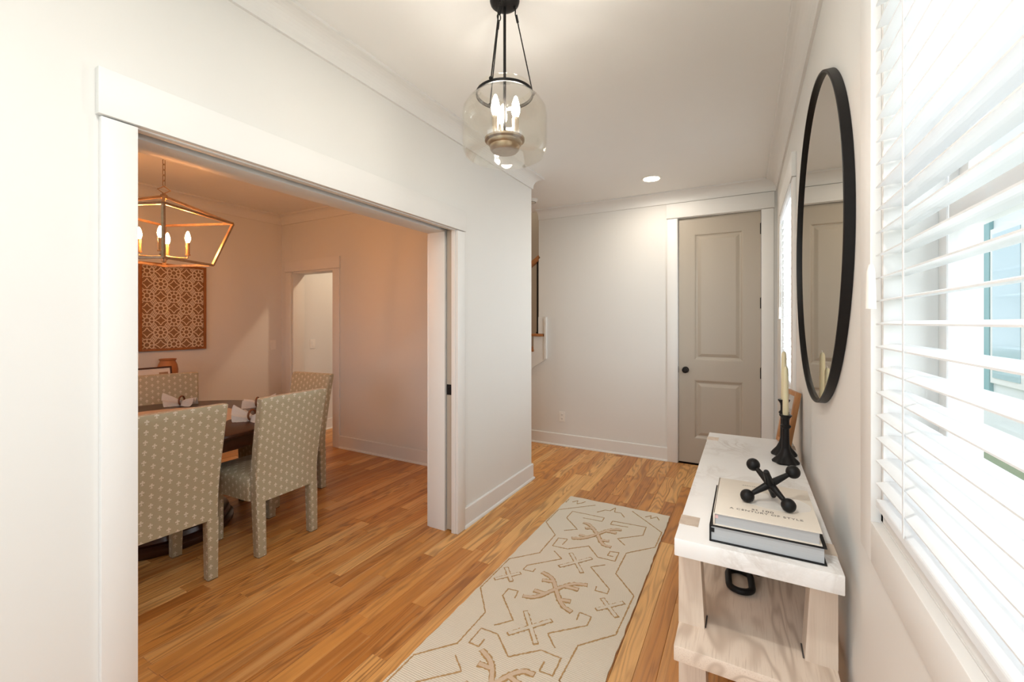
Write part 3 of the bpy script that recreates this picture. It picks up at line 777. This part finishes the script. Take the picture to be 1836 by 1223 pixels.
def lettering(txt, size, x, y, z, mat, parent, sx=1.0, name='title_lettering'):
    c = bpy.data.curves.new(name, 'FONT'); c.body = txt; c.size = size; c.align_x = 'CENTER'; c.align_y = 'CENTER'
    c.extrude = .00012; c.space_character = 1.12
    o = bpy.data.objects.new(name, c); COL.objects.link(o)
    dg = bpy.context.evaluated_depsgraph_get(); me = bpy.data.meshes.new_from_object(o.evaluated_get(dg))
    bpy.data.objects.remove(o, do_unlink=True)
    me.materials.clear(); me.materials.append(mat)
    o = bpy.data.objects.new(name, me); COL.objects.link(o); o.parent = parent; o.location = (x, y, z); o.scale = (sx, 1, 1)
    return o
lettering('A CENTURY OF STYLE', .0165, .002, -.103, .0362, INK, b2, 1.02)
lettering('at 100', .020, -.004, -.084, .0362, INK, b2, 1.0)
lettering('ARCHITECTURAL DIGEST', .0085, -.004, .118, .0362, INK, b2, 1.0, 'heading_lettering')
bm = bmesh.new(); lathe(bm, [(0, 0), (.072, 0), (.072, .0003), (0, .0003)], 48); bmesh.ops.scale(bm, vec=(1.25, .95, 1), verts=bm.verts)
obj('cover_print', bm, EMBOSS, b2, loc=(.035, .008, .0360))

# ------------------------------------------------------------------ jack ornament on the books
JP = [Vector(p) for p in ((.021, 1.593, .942), (.127, 1.568, .943), (.004, 1.519, .864), (.110, 1.494, .865), (.053, 1.491, .956), (.078, 1.596, .850))]
jc = sum(JP[:4], Vector()) / 4
dzj = BZ - .8452
jack = tag(empty('jack_ornament', (jc.x, jc.y, BZ)), 'oversized black iron jack resting on the cream book', 'ornament')
def loc_(p): return (p.x - jc.x, p.y - jc.y, p.z + dzj - BZ)
for i in range(4):
    a, b = Vector(loc_(jc)), Vector(loc_(JP[i]))
    bm = bmesh.new(); tube(bm, [a.lerp(b, f) for f in (0, .12, .5, .8, .97)], [.0115, .0112, .0088, .0068, .0075], 14); ar = obj('arm', bm, BLACKMAT, jack, True)
    bm = bmesh.new(); ball(bm, b, .0198); obj('ball_end', bm, BLACKMAT, ar, True)
for i in (4, 5):
    a, b = Vector(loc_(jc)), Vector(loc_(JP[i]))
    bm = bmesh.new(); tube(bm, [a.lerp(b, f) for f in (0, .15, .6, .95, 1.0)], [.0125, .012, .0095, .0080, .0062], 14); obj('arm', bm, BLACKMAT, jack, True)

# ------------------------------------------------------------------ candle holders with tapers
def candle_holder(x, y, h, label):
    r = tag(empty('candlestick', (x, y, CZ + .0005)), label, 'candle holder', 'black candlesticks')
    k = h / .215
    bm = bmesh.new()
    # six-lobed flared foot
    prof = [(.050, 0), (.052, .006), (.044, .016), (.031, .030), (.021, .048), (.016, .066)]
    rows = []
    for rr, z in prof:
        f = min(1, max(0, (rr - .016) / .03))
        rows.append([bm.verts.new((rr * (1 + .07 * f * math.cos(6 * q)) * math.cos(q), rr * (1 + .07 * f * math.cos(6 * q)) * math.sin(q), z * k)) for q in [2 * math.pi * j / 48 for j in range(48)]])
    for a, b in zip(rows, rows[1:]):
        for j in range(48): bm.faces.new((a[j], a[(j + 1) % 48], b[(j + 1) % 48], b[j]))
    bm.faces.new(rows[0][::-1]); bm.faces.new(rows[-1])
    bmesh.ops.recalc_face_normals(bm, faces=bm.faces[:]); obj('foot', bm, BLACK, r, True)
    bm = bmesh.new(); lathe(bm, [(0, .064 * k), (.0160, .064 * k), (.0148, .11 * k), (.0140, .155 * k), (0, .156 * k)], 12); obj('stem', bm, BLACK, r, True)
    bm = bmesh.new(); lathe(bm, [(0, .154 * k), (.0145, .154 * k), (.0215, .162 * k), (.0220, .166 * k), (.0150, .173 * k), (.0145, .190 * k), (.0165, .200 * k), (.0250, .211 * k), (.0255, h), (.0120, h), (.0120, h - .02), (0, h - .02)], 24); obj('cup', bm, BLACK, r, True)
    return r
def taper(x, y, h, L, label):
    r = tag(empty('taper_candle', (x, y, CZ + .0005 + h - .0195)), label, 'candle', 'ivory taper candles')
    bm = bmesh.new(); lathe(bm, [(0, 0), (.0116, 0), (.0118, .03), (.0122, .0305), (.0108, L - .03), (.0098, L - .012), (.006, L - .002), (.002, L), (0, L)], 20); obj('wax', bm, CANDLE, r, True)
    bm = bmesh.new(); tube(bm, [(0, 0, L - .001), (.0005, 0, L + .005), (.002, .001, L + .009)], .0011, 6); obj('wick', bm, WHITEPL, r, True)
candle_holder(.160, 2.325, .218, 'shorter black candlestick on the console, farther from the photo frame'); taper(.160, 2.325, .218, .242, 'ivory taper in the shorter candlestick on the console')
candle_holder(.162, 2.455, .268, 'taller black candlestick on the console, next to the photo frame'); taper(.162, 2.455, .268, .252, 'ivory taper in the taller candlestick on the console')

# ------------------------------------------------------------------ leaning photo frame
fr = tag(empty('photo_frame', (.161, 2.668, CZ + .0048)), 'small honey oak photo frame leaning against the wall behind the candles', 'photo frame')
fr.rotation_euler = (0, R(9.5), R(12))
FW, FH, FD, FB = .085, .285, .024, .022
bm = bmesh.new(); box(bm, 0, FD, -FW, -FW + FB, 0, FH, .002); box(bm, 0, FD, FW - FB, FW, 0, FH, .002); box(bm, 0, FD, -FW + FB, FW - FB, 0, FB, .002); box(bm, 0, FD, -FW + FB, FW - FB, FH - FB, FH, .002); obj('frame', bm, FRAMEWOOD, fr, True)
bm = bmesh.new(); box(bm, .012, .016, -FW + FB - .004, FW - FB + .004, FB - .004, FH - FB + .004); obj('mat_board', bm, plain('grey_photo_mat', (.42, .40, .37), .5), fr)
bm = bmesh.new(); box(bm, .0115, .012, -.030, .030, .10, .19); obj('photo', bm, plain('photo_print', (.26, .22, .19), .4, var=.5, scale=40), fr)
bm = bmesh.new(); box(bm, .009, .010, -FW + FB, FW - FB, FB, FH - FB); obj('glazing', bm, GLASS, fr)

# ------------------------------------------------------------------ chain links on the lower shelf
ch = tag(empty('chain_link_ornament', (-.019, 1.715, .4508)), 'black iron chain link sculpture lying on the lower oak shelf', 'ornament')
def link(cx, cy, cz, rot, a=.070, b=.037, r=.0112):
    bm = bmesh.new(); pts = []
    for k in range(40):
        q = 2 * math.pi * k / 40
        pts.append((b * math.cos(q), (a - b) * (1 if math.sin(q) > 0 else -1) * min(1, abs(math.sin(q)) * 6) + b * math.sin(q), 0))
    tube(bm, pts, r, 10, True)
    bmesh.ops.transform(bm, matrix=Matrix.Translation((cx, cy, cz)) @ Euler(rot).to_matrix().to_4x4(), verts=bm.verts)
    obj('link', bm, BLACKMAT, ch, True)
link(.0, .055, .012, (0, 0, R(4))); link(.016, .150, .042, (R(-16), R(50), R(16))); link(-.012, .255, .013, (R(3), 0, R(-14))); link(.03, .345, .042, (R(12), R(-52), R(-22)))

# ------------------------------------------------------------------ round mirror
MY, MZ, MR = 2.01, 1.70, .60
mir = tag(empty('round_mirror', (XR, MY, MZ)), 'large round mirror with thin black frame above the console', 'mirror')
mir.rotation_euler = (0, R(-90), 0)     # local z points into the room
bm = bmesh.new(); lathe(bm, [(MR, .0008), (MR, .024), (MR - .002, .026), (MR - .008, .026), (MR - .009, .024), (MR - .009, .0008)], 128, closed=True); obj('frame', bm, BLACK, mir, True)
bm = bmesh.new(); lathe(bm, [(0, .014), (MR - .0092, .014), (MR - .0092, .010), (0, .010)], 128); obj('mirror_glass', bm, MIRROR, mir)

# ------------------------------------------------------------------ foyer pendant
pd = tag(empty('pendant_light', (-.854, 1.511, ZC)), 'black pendant with clear glass drum shade and three lit candle bulbs', 'pendant light')
def Z(z): return z - ZC
bm = bmesh.new(); lathe(bm, [(0, 0), (.059, 0), (.060, -.010), (.057, -.020), (.048, -.028), (.030, -.033), (0, -.034)], 40); obj('canopy', bm, BLACK, pd, True)
bm = bmesh.new(); tube(bm, [(0, 0, -.03), (0, 0, Z(2.141))], .0058, 12); obj('stem', bm, BLACK, pd, True)
GB = 2.060
outer = [(0, GB), (.10, GB), (.140, GB + .004), (.158, GB + .014), (.1675, GB + .036), (.170, GB + .065), (.170, GB + .170), (.166, GB + .196), (.150, GB + .222), (.126, GB + .240), (.110, GB + .251), (.1045, GB + .266), (.106, GB + .286)]
inner = [(max(0, r - .0035), z + (.0035 if r < .15 and z < GB + .1 else 0)) for r, z in reversed(outer)]
bm = bmesh.new(); lathe(bm, [(r, Z(z)) for r, z in outer + inner], 64); obj('glass_shade', bm, SHADE, pd, True)
bm = bmesh.new(); lathe(bm, [(.1095, Z(GB + .252)), (.1155, Z(GB + .252)), (.1155, Z(GB + .263)), (.1085, Z(GB + .263))], 64, closed=True); rg = obj('shade_ring', bm, BLACK, pd, True)
for q in (R(4), R(124), R(244)):
    cx, cy = math.cos(q + R(28.5)), math.sin(q + R(28.5))
    top = Vector((cx * .040, cy * .040, -.034)); bot = Vector((cx * .116, cy * .116, Z(GB + .258)))
    mid = top.lerp(bot, .14)
    bm = bmesh.new(); tube(bm, [mid, bot], .0026, 8); w = obj('hanger_rod', bm, BLACK, pd, True)
    bm = bmesh.new(); ball(bm, bot + Vector((0, 0, .008)), .0075, 12, 8); obj('ring_lug', bm, BLACK, w, True)
    bm = bmesh.new(); n = [top.lerp(mid, .3) + Vector((-cy * .008 * math.cos(a), cx * .008 * math.cos(a), .014 * math.sin(a))) for a in [2 * math.pi * i / 16 for i in range(16)]]; tube(bm, n, .0022, 6, True); obj('hook_loop', bm, BLACK, w, True)
    bm = bmesh.new(); tube(bm, [top.lerp(mid, .62), mid + (bot - mid) * .03], .0052, 8); obj('coupling', bm, BLACK, w, True)
    bm = bmesh.new(); lathe(bm, [(0, 0), (.006, 0), (.006, -.010), (0, -.012)], 10, (top.x, top.y, top.z + .006)); obj('canopy_boss', bm, BLACK, w, True)
bm = bmesh.new(); lathe(bm, [(0, Z(2.088)), (.050, Z(2.088)), (.058, Z(2.096)), (.060, Z(2.111)), (.068, Z(2.118)), (.070, Z(2.126)), (.080, Z(2.131)), (.081, Z(2.139)), (.074, Z(2.142)), (0, Z(2.142))], 40); obj('candle_cup', bm, BRONZE, pd, True)
for k in range(3):
    q = R(28.5 + 100 + 120 * k); cx, cy = .047 * math.cos(q), .047 * math.sin(q)
    bm = bmesh.new(); lathe(bm, [(0, 0), (.0135, 0), (.0135, .075), (.011, .078), (0, .078)], 20, (cx, cy, Z(2.141))); s_ = obj('candle_sleeve', bm, SLEEVE, pd, True)
    bm = bmesh.new(); lathe(bm, [(0, 0), (.009, 0), (.0165, .022), (.0175, .034), (.013, .058), (.005, .082), (0, .086)], 20, (cx, cy, Z(2.219))); obj('bulb', bm, BULB, s_, True)

# ------------------------------------------------------------------ dining chandelier
CHX, CHY = -3.415, 1.418
cd = tag(empty('lantern_chandelier', (CHX, CHY, ZC), R(22.0)), 'antique gold open lantern chandelier with lit candles above the dining table', 'chandelier')
bm = bmesh.new(); lathe(bm, [(0, 0), (.065, 0), (.065, -.012), (.02, -.030), (0, -.030)], 32); obj('canopy', bm, BRASS, cd, True)
z = -.03; k = 0
while z > Z(2.345):
    bm = bmesh.new(); pts = []
    for i in range(20):
        q = 2 * math.pi * i / 20; pts.append((.0085 * math.cos(q), 0, z - .021 + .013 * (1 if math.sin(q) > 0 else -1) * min(1, 4 * abs(math.sin(q))) + .0085 * math.sin(q)))
    tube(bm, pts, .0022, 6, True)
    if k % 2: bmesh.ops.rotate(bm, cent=(0, 0, 0), matrix=Matrix.Rotation(R(90), 3, 'Z'), verts=bm.verts)
    obj('chain_link', bm, BRASS, cd, True); z -= .036; k += 1
zt = z - .005
bm = bmesh.new(); tube(bm, [(0, 0, zt), (.034 * .7, .034 * .7, (zt + Z(2.262)) / 2), (0, 0, Z(2.262)), (-.034 * .7, -.034 * .7, (zt + Z(2.262)) / 2)], .0045, 6, True); obj('diamond_loop', bm, BRASS, cd, True)
bm = bmesh.new(); lathe(bm, [(0, Z(2.265)), (.010, Z(2.265)), (.012, Z(2.255)), (.020, Z(2.252)), (.021, Z(2.228)), (.012, Z(2.222)), (0, Z(2.222))], 20); obj('hub', bm, BRASS, cd, True)
UZ, LZ, UH, LH = Z(2.115), Z(1.805), .275, .190
cor = [(-1, -1), (1, -1), (1, 1), (-1, 1)]
def bar(name, a, b, w=.0075):
    bm = bmesh.new(); tube(bm, [a, b], w, sq=(w, w)); return obj(name, bm, BRASS, cd)
for i, (sx, sy) in enumerate(cor):
    tx, ty = cor[(i + 1) % 4]
    bar('roof_bar', (sx * .012, sy * .012, Z(2.238)), (sx * UH, sy * UH, UZ))
    bar('upper_bar', (sx * UH, sy * UH, UZ), (tx * UH, ty * UH, UZ))
    bar('corner_bar', (sx * UH, sy * UH, UZ), (sx * LH, sy * LH, LZ))
    bar('lower_bar', (sx * LH, sy * LH, LZ), (tx * LH, ty * LH, LZ))
bm = bmesh.new(); lathe(bm, [(0, Z(1.800)), (.012, Z(1.805)), (.018, Z(1.830)), (.012, Z(1.850)), (.0065, Z(1.86)), (.0065, Z(2.225)), (0, Z(2.225))], 14); obj('centre_stem', bm, BRASS, cd, True)
for k in range(4):
    q = R(90 * k + 37); cx, cy = .128 * math.cos(q), .128 * math.sin(q)
    bm = bmesh.new(); tube(bm, [(0, 0, Z(1.845)), (cx * .5, cy * .5, Z(1.838)), (cx * .97, cy * .97, Z(1.838)), (cx, cy, Z(1.842)), (cx, cy, Z(1.86))], .005, 8); a_ = obj('arm', bm, BRASS, cd, True)
    bm = bmesh.new(); lathe(bm, [(0, 0), (.015, 0), (.015, .008), (.0115, .010), (.0115, .088), (0, .088)], 18, (cx, cy, Z(1.858))); obj('candle_sleeve', bm, SLEEVE2, a_, True)
    bm = bmesh.new(); lathe(bm, [(0, 0), (.009, 0), (.0150, .020), (.0160, .032), (.012, .054), (.005, .074), (0, .078)], 18, (cx, cy, Z(1.946))); obj('bulb', bm, BULB2, a_, True)

# ------------------------------------------------------------------ dining table
TX, TY, TZ, TR = -3.45, 1.41, .742, .785
tb = tag(empty('dining_table', (TX, TY, 0)), 'round espresso wood pedestal dining table under the lantern chandelier', 'dining table')
bm = bmesh.new(); lathe(bm, [(0, TZ), (TR - .012, TZ), (TR, TZ - .006), (TR + .002, TZ - .018), (TR - .006, TZ - .030), (TR - .02, TZ - .034), (0, TZ - .034)], 96); obj('tabletop', bm, DARKWOOD, tb, True)
bm = bmesh.new(); lathe(bm, [(TR - .055, TZ - .034), (TR - .05, TZ - .040), (TR - .05, TZ - .105), (TR - .058, TZ - .115), (TR - .075, TZ - .115), (TR - .075, TZ - .034)], 96, closed=True); obj('apron', bm, DARKWOOD, tb, True)
bm = bmesh.new(); lathe(bm, [(0, TZ - .034), (.30, TZ - .034), (.30, TZ - .060), (.20, TZ - .080), (.14, TZ - .12), (.115, TZ - .18), (.15, TZ - .25), (.185, TZ - .34), (.19, TZ - .42), (.16, TZ - .50), (.13, TZ - .54), (.17, .17), (0, .17)], 48); obj('pedestal', bm, DARKWOOD, tb, True)
bm = bmesh.new(); lathe(bm, [(0, 0), (.40, 0), (.415, .02), (.415, .045), (.400, .060), (.385, .062), (.395, .080), (.385, .105), (.36, .118), (.30, .125), (.26, .145), (.20, .16), (0, .17)], 64); obj('pedestal_base', bm, DARKWOOD, tb, True)
cl = tag(empty('table_mat', (TX, TY, TZ + .0003)), 'round oat linen mat in the middle of the dining table', 'table mat')
bm = bmesh.new(); vs = []
for j in range(120):
    q = 2 * math.pi * j / 120; rr = .455 + .004 * math.cos(30 * q)
    vs.append((rr * math.cos(q), rr * math.sin(q), 0))
prism(bm, vs, (0, 0, .003)); obj('cloth', bm, LINEN, cl)

def napkin(x, y, rz, label, seed):
    z0 = TZ + .0006 + (.003 if math.hypot(x - TX, y - TY) < .47 else 0)
    r = tag(empty('napkin', (x, y, z0), rz), label, 'napkin', 'white napkins on the dining table')
    q = random.Random(seed)
    bm = bmesh.new()
    def fan(sg, L, W, top):
        NU, NV = 14, 13; rows = []
        for i in range(NU + 1):
            u = i / NU; row = []
            for j in range(NV + 1):
                v = j / NV * 2 - 1
                wd = .020 + (W - .020) * u ** .7
                fold = (.016 + .014 * u) * math.sin(v * 7.0 + sg * 1.3) * min(1, 2.5 * u)
                arch = math.sqrt(max(0, 1 - v * v)) * (.040 + (top - .040) * u ** 1.4)
                row.append(bm.verts.new((sg * (.002 + L * u * (1 - .22 * v * v + .10 * math.sin(3 * v + sg))), v * wd, max(.003, .006 + arch + fold * math.sqrt(max(0, 1 - v * v)) + q.uniform(-.001, .001)))))
            rows.append(row)
        for i in range(NU):
            for j in range(NV): bm.faces.new((rows[i][j], rows[i + 1][j], rows[i + 1][j + 1], rows[i][j + 1]))
    fan(1, .122, .075, .080); fan(-1, .105, .062, .042)
    ret = bmesh.ops.solidify(bm, geom=bm.faces[:], thickness=.004)
    mz = min(v.co.z for v in bm.verts)
    for v in bm.verts: v.co.z -= mz
    o = obj('cloth', bm, NAPKIN, r, True)
    sd = o.modifiers.new('smooth', 'SUBSURF'); sd.levels = sd.render_levels = 1
    bm = bmesh.new(); tube(bm, [(0, .034 * math.cos(a), .0405 + .034 * math.sin(a)) for a in [2 * math.pi * i / 32 for i in range(32)]], .0065, 10, True); obj('napkin_ring', bm, RINGWOOD, r, True)
napkin(-3.93, 1.75, R(215), 'the white napkin laid before the chair by the sideboard', 1)
napkin(-3.34, 2.00, R(40), 'the white napkin laid before the chair at the doorway side', 2)
napkin(-2.90, 1.70, R(200), 'the white napkin laid before the chair nearest the pocket door', 3)

# ------------------------------------------------------------------ upholstered chairs
def loft(bm, secs, n=6):
    """secs: (cx, cy, z, hx, hy, corner radius)"""
    rows = []
    for cx, cy, z, hx, hy, cr in secs:
        row = []
        for k, (sx, sy) in enumerate(((1, 1), (-1, 1), (-1, -1), (1, -1))):
            for j in range(n):
                q = R(90 * k + 90 * j / (n - 1))
                row.append(bm.verts.new((cx + sx * (hx - cr) + cr * math.cos(q), cy + sy * (hy - cr) + cr * math.sin(q), z)))
        rows.append(row)
    m = len(rows[0])
    for a, b in zip(rows, rows[1:]):
        for j in range(m): bm.faces.new((a[j], a[(j + 1) % m], b[(j + 1) % m], b[j]))
    bm.faces.new(rows[0][::-1]); bm.faces.new(rows[-1])
    bmesh.ops.recalc_face_normals(bm, faces=bm.faces[:])
CH_H = .958
def make_chair():
    r = empty('dining_chair')
    bm = bmesh.new(); secs = []
    for k in range(15):
        f = k / 14; z = .325 + (CH_H - .325) * f
        lean = -.085 * max(0, (z - .45) / .5) ** 1.25
        shr = 0 if f < .999 else .006
        secs.append((0, -.214 + lean, z, .210 + .018 * f - shr, .036 - .008 * f - shr, .013))
    secs.insert(14, (0, secs[13][1] - .0055, CH_H - .006, .228, .028, .013))
    loft(bm, secs); bm.normal_update(); uv_box(bm); obj('backrest', bm, FABRIC, r, True)
    bm = bmesh.new()
    loft(bm, [(0, .030, .325, .212, .205, .02), (0, .030, .40, .214, .208, .022), (0, .032, .445, .216, .211, .025), (0, .032, .470, .208, .205, .03), (0, .03, .485, .185, .182, .05), (0, .03, .490, .13, .13, .06)])
    bm.normal_update(); uv_box(bm); obj('seat', bm, FABRIC, r, True)
    for sx in (-1, 1):
        for y in (-.220, .205):
            bm = bmesh.new(); fy = -.012 if y < 0 else 0
            loft(bm, [(sx * .180, y + fy, .004, .026, .026, .006), (sx * .183, y, .33, .029, .029, .006)], 3); bm.normal_update(); uv_box(bm); lg = obj('leg', bm, FABRIC, r, True)
            bm = bmesh.new(); box(bm, sx * .180 - .024, sx * .180 + .024, y + fy - .024, y + fy + .024, 0, .005); obj('glide', bm, BLACK, lg)
    return r
ch0 = make_chair()
spots = [(-2.815, 1.118, 90 - 3, 'sprigged taupe dining chair partly hidden by the white opening casing, back to the foyer'),
         (-2.800, 1.722, 90 + 2, 'sprigged taupe dining chair with back to the foyer, nearest the pocket door jamb'),
         (-4.095, 1.755, -105, 'sprigged taupe dining chair in front of the vase and carved panel'),
         (-3.330, 2.200, 180 + 4, 'sprigged taupe dining chair in front of the narrow doorway')]
for i, (x, y, a, lab) in enumerate(spots):
    o = ch0 if i == 0 else copy_tree(ch0)
    o.location = (x, y, 0); o.rotation_euler = (0, 0, R(a))
    tag(o, lab, 'chair', 'sprigged dining chairs')

# ------------------------------------------------------------------ sideboard, vase, tabletop picture
sb = tag(empty('sideboard', (-4.80, 1.40, 0)), 'dark wood sideboard against the dining wall behind the chair', 'sideboard')
bm = bmesh.new(); box(bm, -.21, .21, -.72, .72, .12, .785, .004); obj('body', bm, DARKWOOD, sb)
bm = bmesh.new(); box(bm, -.22, .225, -.735, .735, .785, .81, .004); obj('top', bm, DARKWOOD, sb)
for yy in (-.36, .36):
    bm = bmesh.new(); box(bm, .211, .225, yy - .34, yy + .34, .16, .76, .003); dd = obj('door', bm, DARKWOOD, sb)
    bm = bmesh.new(); ball(bm, (.238, yy - .28 * (1 if yy > 0 else -1), .5), .014, 12, 8); obj('knob', bm, BRASS, dd, True)
for sx in (-.18, .18):
    for sy in (-.68, .68):
        bm = bmesh.new(); box(bm, sx - .025, sx + .025, sy - .025, sy + .025, 0, .121, .003); obj('leg', bm, DARKWOOD, sb)
va = tag(empty('vase', (-4.875, 2.055, .8105)), 'terracotta jar vase with flared rim behind the chair', 'vase')
bm = bmesh.new(); lathe(bm, [(0, 0), (.052, 0), (.068, .03), (.079, .09), (.081, .14), (.074, .185), (.062, .215), (.059, .225), (.067, .233), (.068, .243), (.060, .243), (.053, .225), (.066, .185), (.070, .09), (.045, .012), (0, .012)], 40); obj('body', bm, CLAY, va, True)
bm = bmesh.new(); lathe(bm, [(.0590, .224), (.0625, .224), (.0625, .2275), (.0590, .2275)], 40, closed=True); obj('neck_band', bm, CLAY, va, True)
pf = tag(empty('tabletop_picture', (-4.70, 1.72, .8105)), 'thin dark framed print with white mat standing on the sideboard', 'picture')
pf.rotation_euler = (0, R(-10), 0)
PH = .185
bm = bmesh.new(); box(bm, 0, .014, -.30, -.286, 0, PH, .001); box(bm, 0, .014, .286, .30, 0, PH, .001); box(bm, 0, .014, -.286, .286, 0, .014, .001); box(bm, 0, .014, -.286, .286, PH - .014, PH, .001); obj('frame', bm, DARKWOOD, pf)
bm = bmesh.new(); box(bm, .004, .008, -.286, .286, .014, PH - .014); obj('mat_board', bm, plain('white_mat_board', (.78, .74, .70), .7), pf)
bm = bmesh.new(); box(bm, .008, .0085, .2, .27, .03, PH - .05); obj('print', bm, plain('brown_print', (.35, .22, .14), .6, var=.4, scale=30), pf)

# ------------------------------------------------------------------ carved openwork panel
ap = tag(empty('wall_art', (XA, 2.172, 1.125)), 'amber framed panel of carved pale rosettes on the dining wall', 'wall art')
AW, AH = .287, .855
bm = bmesh.new()
for b_ in ((.002, .030, -AW, -AW + .022, 0, AH), (.002, .030, AW - .022, AW, 0, AH), (.002, .030, -AW + .022, AW - .022, 0, .022), (.002, .030, -AW + .022, AW - .022, AH - .022, AH)): box(bm, *b_, .0015)
obj('frame', bm, ARTWOOD, ap, True)
bm = bmesh.new(); box(bm, .003, .008, -AW + .022, AW - .022, .022, AH - .022); obj('backing', bm, plain('brown_backing_cloth', (.30, .165, .085), .85, var=.15, scale=120, bump=.2), ap)
LACE = plain('cream_carved_wood', (0.86, 0.72, 0.56), 0.7, var=.06)
x0p, x1p = .008, .014
def clampy(v): return max(-AW + .022, min(AW - .022, v))
def clampz(v): return max(.022, min(AH - .022, v))
def strip(bm, p, q, w):
    p, q = Vector(p), Vector(q); d = (q - p)
    if d.length < 1e-5: return
    d.normalize(); n = Vector((-d.y, d.x)) * w
    c = [p + n, p - n, q - n, q + n]
    c = [(clampy(a.x), clampz(a.y)) for a in c]
    if max(a[0] for a in c) - min(a[0] for a in c) < 1e-4 or max(a[1] for a in c) - min(a[1] for a in c) < 1e-4: return
    prism_fast(bm, c)
def prism_fast(bm, c):
    a = [bm.verts.new((x0p, y, z)) for y, z in c]; b = [bm.verts.new((x1p, y, z)) for y, z in c]
    bm.faces.new(b)
    for i in range(4): bm.faces.new((a[i], a[(i + 1) % 4], b[(i + 1) % 4], b[i]))
def ringc(bm, cy, cz, r, w, n=20):
    for i in range(n):
        a0, a1 = 2 * math.pi * i / n, 2 * math.pi * (i + 1) / n
        strip(bm, (cy + r * math.cos(a0), cz + r * math.sin(a0)), (cy + r * math.cos(a1), cz + r * math.sin(a1)), w)
PIT = .1185; RAD = .057
for i in range(-3, 4):
    for j in range(-1, 9):
        cy, cz = i * PIT * .93, .06 + j * PIT
        if (i + j) % 2:
            bm = bmesh.new(); h = .047
            if -.02 < cz < AH + .02 and abs(cy) < AW + .02:
                for k in range(4):
                    a0, a1 = R(90 * k), R(90 * k + 90); am = R(90 * k + 45)
                    m_ = (cy + .027 * math.cos(am), cz + .027 * math.sin(am))
                    strip(bm, (cy + h * math.cos(a0), cz + h * math.sin(a0)), m_, .0034); strip(bm, m_, (cy + h * math.cos(a1), cz + h * math.sin(a1)), .0034)
            if len(bm.faces): obj('diamond', bm, LACE, ap)
            else: bm.free()
            continue
        if abs(cy) > AW + .03 or cz < -.05 or cz > AH + .05: continue
        bm = bmesh.new()
        ringc(bm, cy, cz, RAD, .0046); ringc(bm, cy, cz, .024, .0044, 12)
        for k in range(8):
            q = R(45 * k + 22.5 * (j % 2)); strip(bm, (cy + .024 * math.cos(q), cz + .024 * math.sin(q)), (cy + RAD * math.cos(q), cz + RAD * math.sin(q)), .0042)
        for k in range(4):
            q = R(45 + 90 * k); d = Vector((math.cos(q), math.sin(q))); n = Vector((-d.y, d.x))
            for o_ in (-.022, -.0075, .0075, .022):
                s = Vector((cy, cz)) + n * o_ + d * math.sqrt(RAD ** 2 - o_ ** 2)
                strip(bm, s, Vector((cy, cz)) + n * o_ + d * PIT * .70, .0034)
        if len(bm.faces): obj('rosette', bm, LACE, ap)
        else: bm.free()
